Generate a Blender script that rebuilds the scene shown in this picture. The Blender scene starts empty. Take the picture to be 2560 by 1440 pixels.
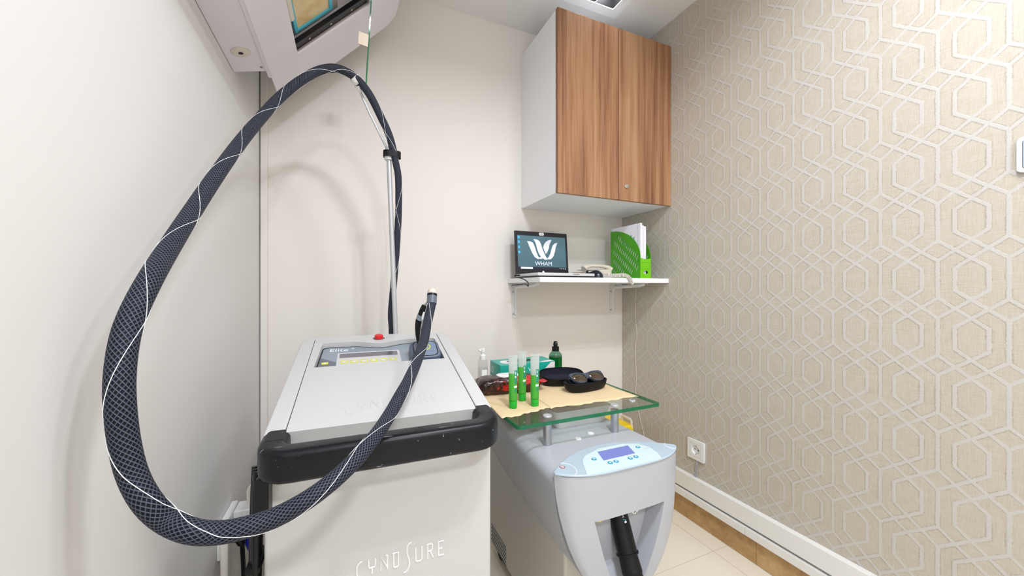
import bpy, bmesh, math, random
from mathutils import Vector, Matrix
from mathutils.geometry import tessellate_polygon
random.seed(7)
PI = math.pi
scene = bpy.context.scene
C = scene.collection
CH = 1.09                                   # camera height above the floor

# ------------------------------------------------------------------ camera
cam_d = bpy.data.cameras.new('camera'); cam = bpy.data.objects.new('camera', cam_d); C.objects.link(cam)
cam_d.sensor_width = 36.0; cam_d.lens = 36.0*927.0/2560.0; cam_d.clip_start = 0.02
cam.location = (0, 0, CH); cam.rotation_euler = (PI/2, 0, math.radians(-23.7))
scene.camera = cam

# ------------------------------------------------------------------ world, lights, exposure
w = bpy.data.worlds.new('world'); scene.world = w; w.use_nodes = True
w.node_tree.nodes['Background'].inputs[0].default_value = (0.9, 0.95, 1.0, 1)
w.node_tree.nodes['Background'].inputs[1].default_value = 0.3
scene.view_settings.view_transform = 'Standard'; scene.view_settings.look = 'None'
scene.view_settings.gamma = 1.0; scene.view_settings.use_curve_mapping = False
scene.view_settings.exposure = 0.88
CEIL = CH + 1.34
XL, XR, YB, YR = -0.3245, 1.48, 1.75, -1.9   # room
FIX = [(0.46, 0.10, 2.6, 0.004), (1.055, 1.33, 0.20, 0.078), (1.0, 0.20, 1.1, 0.004), (0.25, -1.20, 4.2, 0.004)]   # square ceiling spotlights, the last one unseen and added for fill: x, y, watts per lamp, lamp height above the ceiling line
LIGHT_COL = (0.94, 0.985, 1.06)

# ------------------------------------------------------------------ colour and material helpers
def s2l(c):
    c = c/255.0
    return c/12.92 if c <= 0.04045 else ((c+0.055)/1.055)**2.4
def rgb(r, g, b): return (s2l(r), s2l(g), s2l(b), 1.0)
class NT:
    def __init__(s, name):
        s.mat = bpy.data.materials.new(name); s.mat.use_nodes = True
        s.t = s.mat.node_tree; s.N = s.t.nodes; s.L = s.t.links
        s.p = s.N['Principled BSDF']; s.out = s.N['Material Output']
    def n(s, typ, **kw):
        o = s.N.new(typ)
        for k, v in kw.items(): setattr(o, k, v)
        return o
    def put(s, sock, v):
        if hasattr(v, 'is_linked') or isinstance(v, bpy.types.NodeSocket): s.L.new(v, sock)
        else: sock.default_value = v
    def m(s, op, a, b=None, c=None):
        o = s.n('ShaderNodeMath', operation=op); s.put(o.inputs[0], a)
        if b is not None: s.put(o.inputs[1], b)
        if c is not None: s.put(o.inputs[2], c)
        return o.outputs[0]
    def mix(s, f, a, b):
        o = s.n('ShaderNodeMix', data_type='RGBA'); s.put(o.inputs[0], f); s.put(o.inputs[6], a); s.put(o.inputs[7], b)
        return o.outputs[2]
    def noise(s, vec, scale, detail=3, rough=0.5):
        o = s.n('ShaderNodeTexNoise'); s.L.new(vec, o.inputs['Vector']); o.inputs['Scale'].default_value = scale
        o.inputs['Detail'].default_value = detail; o.inputs['Roughness'].default_value = rough
        return o.outputs['Fac']
    def pos(s): return s.n('ShaderNodeNewGeometry').outputs['Position']
    def obj(s): return s.n('ShaderNodeTexCoord').outputs['Object']
    def scl(s, vec, sx, sy, sz):
        o = s.n('ShaderNodeMapping'); s.L.new(vec, o.inputs[0]); o.inputs['Scale'].default_value = (sx, sy, sz)
        return o.outputs[0]
    def bump(s, h, strength=0.2, dist=0.001):
        o = s.n('ShaderNodeBump'); s.L.new(h, o.inputs['Height']); o.inputs['Strength'].default_value = strength
        o.inputs['Distance'].default_value = dist; s.L.new(o.outputs[0], s.p.inputs['Normal'])
    def ramp(s, f, stops):
        o = s.n('ShaderNodeValToRGB'); s.L.new(f, o.inputs[0]); e = o.color_ramp.elements
        while len(e) < len(stops): e.new(0.5)
        for i, (p, c) in enumerate(stops): e[i].position = p; e[i].color = c
        return o.outputs[0]
def mat(name, col, rough=0.5, metal=0.0, bump=0.0, bscale=200, emit=None, estr=0, spec=0.5, mottle=0.0, mscale=6, coat=0):
    t = NT(name); t.p.inputs['Base Color'].default_value = col; t.p.inputs['Roughness'].default_value = rough
    t.p.inputs['Metallic'].default_value = metal; t.p.inputs['Specular IOR Level'].default_value = spec
    t.p.inputs['Coat Weight'].default_value = coat
    v = t.obj()
    if bump: t.bump(t.noise(v, bscale, 2), bump, 0.001)
    if mottle:
        d = tuple(c*(1-mottle) for c in col[:3])+(1,)
        t.L.new(t.mix(t.noise(v, mscale, 4), d, col), t.p.inputs['Base Color'])
    if emit: t.p.inputs['Emission Color'].default_value = emit; t.p.inputs['Emission Strength'].default_value = estr
    return t.mat
def thin_glass(name, tint, gloss=0.06, rough=0.02, haze=0.0, hcol=None):
    t = NT(name); t.N.remove(t.p)
    tr = t.n('ShaderNodeBsdfTransparent'); tr.inputs[0].default_value = tint
    gl = t.n('ShaderNodeBsdfGlossy'); gl.inputs['Roughness'].default_value = rough
    lw = t.n('ShaderNodeLayerWeight'); lw.inputs[0].default_value = 0.5
    f = t.m('ADD', t.m('MULTIPLY', t.m('POWER', lw.outputs['Facing'], 5.0), 0.8), gloss)
    mx = t.n('ShaderNodeMixShader'); t.L.new(f, mx.inputs[0]); t.L.new(tr.outputs[0], mx.inputs[1]); t.L.new(gl.outputs[0], mx.inputs[2])
    res = mx.outputs[0]
    if haze:
        df = t.n('ShaderNodeBsdfDiffuse'); df.inputs[0].default_value = hcol or (0.8, 0.8, 0.8, 1)
        tl = t.n('ShaderNodeBsdfTranslucent'); tl.inputs[0].default_value = hcol or (0.8, 0.8, 0.8, 1)
        ad = t.n('ShaderNodeMixShader'); ad.inputs[0].default_value = 0.5
        t.L.new(df.outputs[0], ad.inputs[1]); t.L.new(tl.outputs[0], ad.inputs[2])
        m2 = t.n('ShaderNodeMixShader'); m2.inputs[0].default_value = haze
        t.L.new(res, m2.inputs[1]); t.L.new(ad.outputs[0], m2.inputs[2]); res = m2.outputs[0]
    t.L.new(res, t.out.inputs[0])
    return t.mat

MT = {}
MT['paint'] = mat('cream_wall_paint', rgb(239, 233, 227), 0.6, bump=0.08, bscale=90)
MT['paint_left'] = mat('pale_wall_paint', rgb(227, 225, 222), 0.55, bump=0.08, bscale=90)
MT['ceil'] = mat('ceiling_paint', rgb(240, 239, 237), 0.7, bump=0.05, bscale=60)
MT['white'] = mat('white_laminate', rgb(250, 252, 255), 0.4)
MT['white_pl'] = mat('white_plastic', rgb(236, 236, 234), 0.35)
MT['trunk'] = mat('white_trunking_plastic', rgb(236, 235, 232), 0.4, mottle=0.05, mscale=20)
MT['grout'] = mat('floor_grout', rgb(196, 182, 160), 0.8)
MT['shell'] = mat('laser_shell_offwhite', rgb(200, 200, 199), 0.45, bump=0.05, bscale=500)
MT['shell_letter'] = mat('raised_letter_highlight', rgb(240, 240, 238), 0.25)  # lighter than the shell: highlights on the raised letters put into the colour
MT['black_rub'] = None
MT['black'] = mat('black_plastic', rgb(11, 11, 15), 0.35, spec=0.3)
MT['black_soft'] = mat('black_rubber', rgb(12, 12, 15), 0.55, spec=0.3)
MT['console'] = mat('console_grey', rgb(140, 152, 164), 0.18)
MT['console_dk'] = mat('console_dark_grey', rgb(96, 104, 118), 0.25)
MT['lcd_dark'] = mat('unlit_display', rgb(112, 108, 116), 0.12)
MT['yellow_key'] = mat('yellow_key', rgb(222, 222, 90), 0.4)
MT['grey_key'] = mat('grey_key_face', rgb(205, 205, 205), 0.4)
MT['print_white'] = mat('white_print', rgb(247, 248, 248), 0.5)
MT['red'] = mat('red_button_plastic', rgb(214, 24, 28), 0.35)
MT['dock'] = mat('dock_blue_grey', rgb(94, 108, 130), 0.4)
MT['dock_in'] = mat('dock_insert_grey', rgb(120, 136, 158), 0.35)
MT['steel'] = mat('brushed_steel', rgb(190, 192, 195), 0.3, 1.0)
MT['chrome'] = mat('chrome', rgb(215, 212, 205), 0.12, 1.0)
MT['pole'] = mat('grey_painted_pole', rgb(196, 197, 200), 0.35, 0.3)
MT['beige_pl'] = mat('beige_plastic', rgb(216, 206, 192), 0.45)
MT['cryo'] = mat('cryo_shell_grey', rgb(178, 181, 187), 0.35, bump=0.03, bscale=600)
MT['cryo_base'] = mat('cryo_chassis_beige', rgb(205, 201, 193), 0.45)
MT['cryo_panel'] = mat('panel_pale_blue', rgb(176, 193, 206), 0.25)
MT['cryo_white'] = mat('panel_white_blue', rgb(206, 224, 227), 0.25)
MT['lcd_blue'] = mat('lcd_blue', rgb(112, 122, 186), 0.2, emit=rgb(112, 122, 186), estr=0.12)
MT['teal_key'] = mat('teal_key', rgb(62, 158, 190), 0.4)
def tissue():
    t = NT('cream_tissue_paper'); v = t.obj()
    c = t.mix(t.noise(v, 25, 4), rgb(246, 222, 178), rgb(252, 232, 192))
    t.L.new(c, t.p.inputs['Base Color']); t.p.inputs['Roughness'].default_value = 0.85
    t.bump(t.noise(v, 60, 2), 0.15, 0.001)
    tl = t.n('ShaderNodeBsdfTranslucent'); tl.inputs[0].default_value = rgb(250, 222, 172)
    mx = t.n('ShaderNodeMixShader'); mx.inputs[0].default_value = 0.25
    t.L.new(t.p.outputs[0], mx.inputs[1]); t.L.new(tl.outputs[0], mx.inputs[2]); t.L.new(mx.outputs[0], t.out.inputs[0])
    return t.mat
MT['paper'] = tissue()
MT['glass'] = thin_glass('shelf_glass', (0.955, 0.985, 0.97, 1), 0.05)
MT['glass_edge'] = thin_glass('shelf_glass_edge', (0.18, 0.62, 0.45, 1), 0.06, 0.05, 0.35, rgb(70, 176, 132))
MT['clear'] = thin_glass('clear_bottle_plastic', (0.95, 0.96, 0.96, 1), 0.06, 0.03, 0.06)
MT['tray'] = thin_glass('frosted_tray_plastic', (0.95, 0.96, 0.97, 1), 0.05, 0.15, 0.82, (0.96, 0.97, 0.98, 1))
MT['tube_clear'] = thin_glass('frosted_tube_plastic', (0.9, 0.95, 0.92, 1), 0.06, 0.12, 0.62, (0.84, 0.89, 0.88, 1))
MT['gel'] = thin_glass('green_gel', (0.5, 0.95, 0.35, 1), 0.05, 0.06, 0.88, rgb(112, 212, 92))
MT['cap_green'] = mat('green_cap', rgb(22, 176, 42), 0.35)
MT['tube_label'] = mat('tube_label_green', rgb(38, 140, 104), 0.4)
MT['green_liq'] = thin_glass('dark_green_liquid', (0.02, 0.40, 0.13, 1), 0.06, 0.03, 0.45, rgb(10, 132, 62))
MT['green_pet'] = thin_glass('green_bottle_plastic', (0.45, 0.72, 0.58, 1), 0.08, 0.03, 0.25, rgb(90, 150, 122))
MT['teal_box'] = mat('teal_carton', rgb(22, 168, 150), 0.35)
MT['teal_dark'] = mat('teal_carton_dark_print', rgb(38, 132, 118), 0.35)  # darker teal for the printed band on the carton's side
MT['skin_print'] = mat('glove_print_white', rgb(238, 230, 230), 0.4)
MT['red_print'] = mat('red_print', rgb(226, 44, 30), 0.4)
MT['case'] = mat('case_black', rgb(12, 11, 13), 0.5, spec=0.25, bump=0.2, bscale=300)
MT['case_in'] = mat('case_navy_lining', rgb(16, 18, 38), 0.8)
MT['goggle'] = mat('goggle_frame', rgb(70, 78, 92), 0.3)
MT['lens'] = mat('goggle_lens', rgb(66, 50, 36), 0.06, spec=0.8, coat=0.4)
MT['yellow'] = mat('yellow_bin_plastic', rgb(244, 210, 8), 0.4)
MT['darkred'] = mat('dark_red_band', rgb(150, 10, 10), 0.4)
MT['file_green'] = mat('file_green_plastic', rgb(70, 160, 16), 0.35)
MT['file_lime'] = mat('file_lime_front', rgb(116, 200, 14), 0.35)
MT['sheet'] = mat('white_notepaper', rgb(238, 238, 246), 0.7)
MT['sheet_edge'] = mat('spiral_dots', rgb(90, 92, 104), 0.6)
MT['grey_print'] = mat('grey_print', rgb(160, 164, 178), 0.6)
MT['silver_pl'] = mat('laptop_silver', rgb(216, 216, 218), 0.3, 0.2)
MT['bezel'] = mat('laptop_black_bezel', rgb(22, 24, 34), 0.25)
MT['logo'] = mat('screen_logo', rgb(205, 210, 228), 0.5, emit=rgb(205, 210, 228), estr=0.35)
MT['icon'] = mat('screen_icon', rgb(70, 170, 215), 0.5, emit=rgb(70, 170, 215), estr=0.3)
MT['taskbar'] = mat('screen_taskbar', rgb(30, 34, 52), 0.4)
MT['dark'] = mat('dark_void', rgb(30, 28, 28), 0.8)
MT['baffle'] = mat('lamp_baffle_dark', rgb(40, 38, 38), 0.6)
MT['unit'] = mat('air_unit_white', rgb(226, 222, 228), 0.45)
MT['unit_in'] = mat('air_unit_inside', rgb(196, 180, 172), 0.6, mottle=0.6, mscale=4)
MT['filter_blue'] = mat('filter_frame_blue', rgb(82, 184, 208), 0.4)
MT['blue'] = mat('blue_plug', rgb(24, 34, 190), 0.4)
MT['cord_white'] = mat('white_cord', rgb(228, 222, 212), 0.5)
MT['wire_grey'] = mat('grey_wire', rgb(176, 176, 176), 0.5)
MT['tan'] = mat('tan_metal', rgb(168, 152, 134), 0.4, 0.4)
MT['mouse'] = mat('mouse_black', rgb(16, 26, 42), 0.2)
MT['phone'] = mat('phone_ivory', rgb(224, 214, 198), 0.4)

def wood():
    t = NT('walnut_veneer'); v = t.pos()
    a = t.noise(t.scl(v, 34, 34, 1.1), 1.0, 5, 0.62); b = t.noise(t.scl(v, 7, 7, 0.55), 1.0, 3, 0.5); c = t.noise(t.scl(v, 300, 300, 6), 1.0, 2)
    f = t.m('ADD', t.m('MULTIPLY', a, 0.55), t.m('ADD', t.m('MULTIPLY', b, 0.35), t.m('MULTIPLY', c, 0.12)))
    col = t.ramp(f, [(0.36, rgb(106, 68, 46)), (0.46, rgb(146, 102, 72)), (0.52, rgb(166, 122, 88)), (0.62, rgb(186, 146, 110))])
    t.L.new(col, t.p.inputs['Base Color']); t.p.inputs['Roughness'].default_value = 0.32
    return t.mat
MT['wood'] = wood()
MT['wood_edge'] = mat('door_edge_band', rgb(140, 100, 66), 0.4)
def marble():
    t = NT('brown_marble'); v = t.pos()
    f = t.noise(v, 7, 8, 0.62); g = t.noise(v, 26, 5, 0.7)
    col = t.ramp(t.m('ADD', t.m('MULTIPLY', f, 0.7), t.m('MULTIPLY', g, 0.3)), [(0.3, rgb(150, 112, 66)), (0.5, rgb(186, 148, 98)), (0.62, rgb(204, 170, 122)), (0.75, rgb(226, 204, 166))])
    t.L.new(col, t.p.inputs['Base Color']); t.p.inputs['Roughness'].default_value = 0.15
    return t.mat
MT['marble'] = marble()
def tile():
    t = NT('cream_floor_tile'); v = t.pos()
    t.L.new(t.mix(t.noise(v, 3, 6, 0.6), rgb(228, 217, 199), rgb(240, 232, 216)), t.p.inputs['Base Color'])
    t.p.inputs['Roughness'].default_value = 0.12
    return t.mat
MT['tile'] = tile()
def wallpaper():
    t = NT('lattice_wallpaper'); g = t.pos()
    sep = t.n('ShaderNodeSeparateXYZ'); t.L.new(g, sep.inputs[0]); Y, Z = sep.outputs[1], sep.outputs[2]
    P, Q = 0.1205, 0.157
    m = t.m
    wob = t.noise(g, 260, 3, 0.7); wob = m('MULTIPLY', m('SUBTRACT', wob, 0.5), 0.007)
    A = m('ABSOLUTE', m('SUBTRACT', m('FRACT', m('DIVIDE', m('SUBTRACT', Y, 0.5835-12*P), P)), 0.5))
    B = m('ABSOLUTE', m('SUBTRACT', m('FRACT', m('ADD', m('DIVIDE', m('SUBTRACT', Z, 0.956-12*Q), Q), 0.5)), 0.5))
    d1 = m('ADD', m('MULTIPLY', m('SUBTRACT', 0.5, A), P), m('GREATER_THAN', B, 0.335))
    d2 = m('ADD', m('MULTIPLY', m('ABSOLUTE', m('SUBTRACT', A, 0.24)), P), m('GREATER_THAN', B, 0.2))
    K = Q*0.757; A6 = m('MULTIPLY', A, 0.66)
    d3 = m('ADD', m('MULTIPLY', m('ABSOLUTE', m('SUBTRACT', B, m('SUBTRACT', 0.345, A6))), K), m('GREATER_THAN', A, 0.265))
    d4 = m('MULTIPLY', m('ABSOLUTE', m('SUBTRACT', B, m('ADD', 0.345, A6))), K)
    d5 = m('MULTIPLY', m('ABSOLUTE', m('SUBTRACT', B, m('SUBTRACT', 0.655, A6))), K)
    d = m('MINIMUM', d1, m('MINIMUM', d2, m('MINIMUM', d3, m('MINIMUM', d4, d5))))
    d = m('ADD', d, wob)
    line = t.n('ShaderNodeMapRange'); line.interpolation_type = 'SMOOTHSTEP'
    t.L.new(d, line.inputs[0]); line.inputs[1].default_value = 0.0030; line.inputs[2].default_value = 0.0052
    line.inputs[3].default_value = 1.0; line.inputs[4].default_value = 0.0; L = line.outputs[0]
    rim = t.n('ShaderNodeMapRange'); t.L.new(m('ABSOLUTE', m('SUBTRACT', d, 0.0056)), rim.inputs[0])  # relief shadow beside the lattice lines, painted into the colour
    rim.inputs[1].default_value = 0.0; rim.inputs[2].default_value = 0.0011; rim.inputs[3].default_value = 1.0; rim.inputs[4].default_value = 0.0
    patch = t.noise(g, 17, 2)
    relief_shade = m('MULTIPLY', rim.outputs[0], m('MULTIPLY', m('GREATER_THAN', patch, 0.5), 0.42))
    wv = m('ADD', m('MULTIPLY', t.noise(t.scl(g, 1, 40, 900), 1.0, 2), 0.5), m('MULTIPLY', t.noise(t.scl(g, 1, 900, 40), 1.0, 2), 0.5))
    base = t.ramp(wv, [(0.32, rgb(180, 168, 150)), (0.5, rgb(193, 184, 168)), (0.68, rgb(201, 195, 184))])
    base = t.mix(m('MULTIPLY', t.noise(g, 3, 3), 0.3), base, rgb(197, 189, 176))
    lin = t.mix(wv, rgb(192, 188, 181), rgb(203, 200, 194))
    c = t.mix(L, base, lin); c = t.mix(relief_shade, c, rgb(120, 108, 92))
    t.L.new(c, t.p.inputs['Base Color']); t.p.inputs['Roughness'].default_value = 0.5
    t.bump(m('ADD', m('MULTIPLY', L, 1.0), m('MULTIPLY', wv, 0.5)), 0.5, 0.0012)
    return t.mat
MT['wallpaper'] = wallpaper()
def braid():
    t = NT('braided_sleeve'); uv = t.n('ShaderNodeUVMap').outputs[0]
    sep = t.n('ShaderNodeSeparateXYZ'); t.L.new(uv, sep.inputs[0]); U, V = sep.outputs[0], sep.outputs[1]
    a = t.m('MULTIPLY', U, 2*PI*16); b = t.m('MULTIPLY', V, 2*PI/0.0075)
    s1 = t.m('SINE', t.m('ADD', a, b)); s2 = t.m('SINE', t.m('SUBTRACT', a, b))
    f = t.m('MAXIMUM', s1, t.m('MULTIPLY', s2, 0.9)); f = t.m('MULTIPLY', t.m('ADD', f, 1), 0.5)
    col = t.ramp(f, [(0.35, rgb(12, 13, 20)), (0.8, rgb(27, 30, 41)), (0.98, rgb(86, 91, 105))])
    t.L.new(col, t.p.inputs['Base Color']); t.p.inputs['Roughness'].default_value = 0.55; t.p.inputs['Specular IOR Level'].default_value = 0.15
    t.bump(f, 0.5, 0.001)
    return t.mat
MT['braid'] = braid()
def worn_black():
    t = NT('worn_black_handle'); v = t.obj()
    n1 = t.noise(t.scl(v, 90, 90, 90), 1.0, 4, 0.7); n2 = t.noise(t.scl(v, 14, 160, 60), 1.0, 2, 0.5)
    f = t.m('MAXIMUM', t.m('GREATER_THAN', n1, 0.685), t.m('GREATER_THAN', n2, 0.715))
    t.L.new(t.mix(f, rgb(15, 16, 22), rgb(150, 158, 170)), t.p.inputs['Base Color'])
    t.p.inputs['Roughness'].default_value = 0.34; t.p.inputs['Specular IOR Level'].default_value = 0.3; t.bump(t.noise(v, 900, 2), 0.15, 0.0006)
    return t.mat
MT['black_rub'] = worn_black()
def wrapper():
    t = NT('wipes_foil_wrapper'); v = t.obj()
    n = t.noise(t.scl(v, 14, 14, 20), 1.0, 3, 0.6)
    col = t.ramp(n, [(0.40, rgb(30, 14, 14)), (0.52, rgb(70, 22, 18)), (0.58, rgb(196, 40, 34)), (0.66, rgb(206, 52, 80)), (0.74, rgb(60, 20, 22))])
    t.L.new(col, t.p.inputs['Base Color']); t.p.inputs['Roughness'].default_value = 0.12
    t.bump(t.noise(t.scl(v, 30, 60, 40), 1.0, 3, 0.6), 0.6, 0.006)
    return t.mat
MT['wrapper'] = wrapper()
def mesh_filter():
    t = NT('yellowed_filter_mesh'); v = t.obj()
    sep = t.n('ShaderNodeSeparateXYZ'); t.L.new(v, sep.inputs[0])
    f = t.m('MULTIPLY', t.m('SINE', t.m('MULTIPLY', sep.outputs[0], 1500)), t.m('SINE', t.m('MULTIPLY', sep.outputs[1], 1500)))
    f = t.m('ADD', t.m('MULTIPLY', f, 0.2), t.noise(v, 18, 3))
    t.L.new(t.ramp(f, [(0.3, rgb(206, 172, 116)), (0.6, rgb(232, 212, 166))]), t.p.inputs['Base Color']); t.p.inputs['Roughness'].default_value = 0.8
    return t.mat
MT['filter'] = mesh_filter()
def screen():
    t = NT('laptop_desktop'); v = t.obj()
    sep = t.n('ShaderNodeSeparateXYZ'); t.L.new(v, sep.inputs[0])
    f = t.m('ADD', t.m('MULTIPLY', sep.outputs[2], 2.5), 0.5)
    col = t.ramp(f, [(0.0, rgb(58, 82, 98)), (0.5, rgb(66, 96, 106)), (1.0, rgb(78, 112, 124))])
    t.L.new(col, t.p.inputs['Base Color']); t.L.new(col, t.p.inputs['Emission Color']); t.p.inputs['Emission Strength'].default_value = 0.35
    t.p.inputs['Roughness'].default_value = 0.3
    return t.mat
MT['screen'] = screen()

# ------------------------------------------------------------------ mesh helpers
def frame(o, x, y):
    x = Vector(x).normalized(); y = Vector(y); y = (y - x*y.dot(x)).normalized(); z = x.cross(y)
    return Matrix(((x.x, y.x, z.x, o[0]), (x.y, y.y, z.y, o[1]), (x.z, y.z, z.z, o[2]), (0, 0, 0, 1)))
T = Matrix.Translation
def RZ(a): return Matrix.Rotation(a, 4, 'Z')
def RX(a): return Matrix.Rotation(a, 4, 'X')
def RY(a): return Matrix.Rotation(a, 4, 'Y')
def rrect(x0, x1, y0, y1, r, n=5):
    p = []
    for cx, cy, a0 in ((x1-r, y1-r, 0), (x0+r, y1-r, PI/2), (x0+r, y0+r, PI), (x1-r, y0+r, 1.5*PI)):
        for i in range(n+1):
            a = a0 + PI/2*i/n; p.append((cx+r*math.cos(a), cy+r*math.sin(a)))
    return p
def circ(cx, cy, rx, ry=None, n=24, a0=0):
    ry = ry or rx
    return [(cx+rx*math.cos(a0+2*PI*i/n), cy+ry*math.sin(a0+2*PI*i/n)) for i in range(n)]
def catmull(pts, sub=8):
    P = [Vector(p) for p in pts]; P = [P[0]*2-P[1]] + P + [P[-1]*2-P[-2]]; out = []
    for i in range(1, len(P)-2):
        a, b, c, d = P[i-1], P[i], P[i+1], P[i+2]
        for k in range(sub):
            t = k/sub
            out.append(0.5*((2*b)+(c-a)*t+(2*a-5*b+4*c-d)*t*t+(3*b-a-3*c+d)*t**3))
    out.append(P[-2]); return out
class MB:
    def __init__(s): s.v = []; s.f = []; s.uv = {}
    def add(s, vs, fs, M=None, uvs=None):
        b = len(s.v)
        for p in vs:
            p = Vector(p); s.v.append(M @ p if M else p)
        for i, f in enumerate(fs):
            if uvs: s.uv[len(s.f)] = uvs[i]
            s.f.append([b+k for k in f])
        return s
    def box(s, x0, x1, y0, y1, z0, z1, M=None):
        v = [(x0,y0,z0),(x1,y0,z0),(x1,y1,z0),(x0,y1,z0),(x0,y0,z1),(x1,y0,z1),(x1,y1,z1),(x0,y1,z1)]
        return s.add(v, [(0,3,2,1),(4,5,6,7),(0,1,5,4),(1,2,6,5),(2,3,7,6),(3,0,4,7)], M)
    def prism(s, outer, z0, z1, M=None, holes=()):
        loops = [list(outer)] + [list(h) for h in holes]
        allp = [p for l in loops for p in l]; n = len(allp)
        if holes: tris = tessellate_polygon([[Vector((p[0], p[1], 0)) for p in l] for l in loops])
        else: tris = [list(range(n))]
        vs = [(p[0], p[1], z0) for p in allp] + [(p[0], p[1], z1) for p in allp]
        fs = [tuple(reversed(t)) for t in tris] + [tuple(n+i for i in t) for t in tris]
        k = 0
        for l in loops:
            m = len(l)
            for i in range(m):
                a, b = k+i, k+(i+1) % m; fs.append((a, b, n+b, n+a))
            k += m
        return s.add(vs, fs, M)
    def tube(s, pts, r, n=12, caps=True, flat=1.0, up=None, M=None):
        P = [Vector(p) for p in pts]; m = len(P)
        R = r if isinstance(r, (list, tuple)) else [r]*m
        tan = [(P[min(i+1, m-1)]-P[max(i-1, 0)]).normalized() for i in range(m)]
        u = Vector(up) if up else (Vector((0, 0, 1)) if abs(tan[0].z) < 0.9 else Vector((1, 0, 0)))
        vs = []; fs = []; uvs = []; L = [0]
        for i in range(1, m): L.append(L[-1]+(P[i]-P[i-1]).length)
        for i in range(m):
            u = (u - tan[i]*u.dot(tan[i])).normalized(); w_ = tan[i].cross(u)
            for k in range(n):
                a = 2*PI*k/n; vs.append(P[i]+(u*math.cos(a)*flat+w_*math.sin(a))*R[i])
        for i in range(m-1):
            for k in range(n):
                k2 = (k+1) % n
                fs.append((i*n+k, i*n+k2, (i+1)*n+k2, (i+1)*n+k))
                uvs.append(((k/n, L[i]), ((k+1)/n, L[i]), ((k+1)/n, L[i+1]), (k/n, L[i+1])))
        if caps:
            fs.append(tuple(reversed(range(n)))); fs.append(tuple((m-1)*n+k for k in range(n)))
            uvs += [tuple((0, 0) for _ in range(n))]*2
        return s.add(vs, fs, M, uvs)
    def loft(s, rings, M=None, caps=True):
        n = len(rings[0]); vs = [p for r_ in rings for p in r_]; fs = []
        for i in range(len(rings)-1):
            for k in range(n):
                k2 = (k+1) % n; fs.append((i*n+k, i*n+k2, (i+1)*n+k2, (i+1)*n+k))
        if caps:
            fs.append(tuple(reversed(range(n)))); b = (len(rings)-1)*n; fs.append(tuple(b+k for k in range(n)))
        return s.add(vs, fs, M)
    def lathe(s, prof, n=24, M=None, caps=True):
        return s.loft([[(r*math.cos(2*PI*k/n), r*math.sin(2*PI*k/n), z) for k in range(n)] for r, z in prof], M, caps)
    def build(s, name, m, parent=None, local=False, smooth=True, ang=35, bevel=0, seg=2, recalc=True):
        off = parent.location.copy() if (parent is not None and not local) else Vector()
        if parent is not None and not local and parent.parent is not None: off = off + parent.parent.location
        V = [p-off for p in s.v]
        lo = Vector((min(p.x for p in V), min(p.y for p in V), min(p.z for p in V))); hi = Vector((max(p.x for p in V), max(p.y for p in V), max(p.z for p in V)))
        c = (lo+hi)/2
        if parent is not None and local and parent.parent is not None: pass
        me = bpy.data.meshes.new(name); me.from_pydata([p-c for p in V], [], s.f)
        if s.uv:
            ul = me.uv_layers.new(name='uv')
            for p in me.polygons:
                if p.index in s.uv:
                    for li, q in zip(p.loop_indices, s.uv[p.index]): ul.data[li].uv = q
        if recalc:
            bm = bmesh.new(); bm.from_mesh(me); bmesh.ops.recalc_face_normals(bm, faces=bm.faces); bm.to_mesh(me); bm.free()
        if smooth:
            for p in me.polygons: p.use_smooth = True
            me.set_sharp_from_angle(angle=math.radians(ang))
        if m: me.materials.append(MT[m])
        o = bpy.data.objects.new(name, me); C.objects.link(o); o.location = c
        if parent is not None:
            o.parent = parent
            # parent may be a mesh part whose own location is its centre: parts of a world-built thing subtract it above
        if bevel:
            b = o.modifiers.new('bevel', 'BEVEL'); b.width = bevel; b.segments = seg; b.limit_method = 'ANGLE'; b.angle_limit = math.radians(40); b.harden_normals = False
        return o
def sub(part, mb, name, m, local=False, **kw):
    """a sub-part: part.location is relative to its thing"""
    th = part.parent
    base = part.location.copy() if local else part.location + th.location
    mb.v = [p-base for p in mb.v]
    o = mb.build(name, m, part, local=True, **kw)
    return o
def tag(o, label, cat, group=None, kind=None):
    if label: o['label'] = label
    if cat: o['category'] = cat
    if group: o['group'] = group
    if kind: o['kind'] = kind
    return o
def thing(name, label, cat, loc, rotz=0, group=None):
    o = bpy.data.objects.new(name, None); C.objects.link(o); o.location = loc; o.rotation_euler = (0, 0, rotz); o.empty_display_size = 0.05
    return tag(o, label, cat, group)
def struct(o, label=None, cat=None):
    o['kind'] = 'structure'
    if label: o['label'] = label
    if cat: o['category'] = cat
    return o
def text(mb, s, size, M, depth=0.0004, align='CENTER', sx=1.0):
    cu = bpy.data.curves.new('t', 'FONT'); cu.body = s; cu.size = size; cu.extrude = depth; cu.align_x = align; cu.align_y = 'CENTER'; cu.resolution_u = 3
    ob = bpy.data.objects.new('t', cu); C.objects.link(ob)
    dg = bpy.context.evaluated_depsgraph_get(); me = bpy.data.meshes.new_from_object(ob.evaluated_get(dg))
    mb.add([(v.co.x*sx, v.co.y, v.co.z) for v in me.vertices], [tuple(p.vertices) for p in me.polygons], M)
    bpy.data.objects.remove(ob); bpy.data.curves.remove(cu); bpy.data.meshes.remove(me)
    return mb

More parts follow.
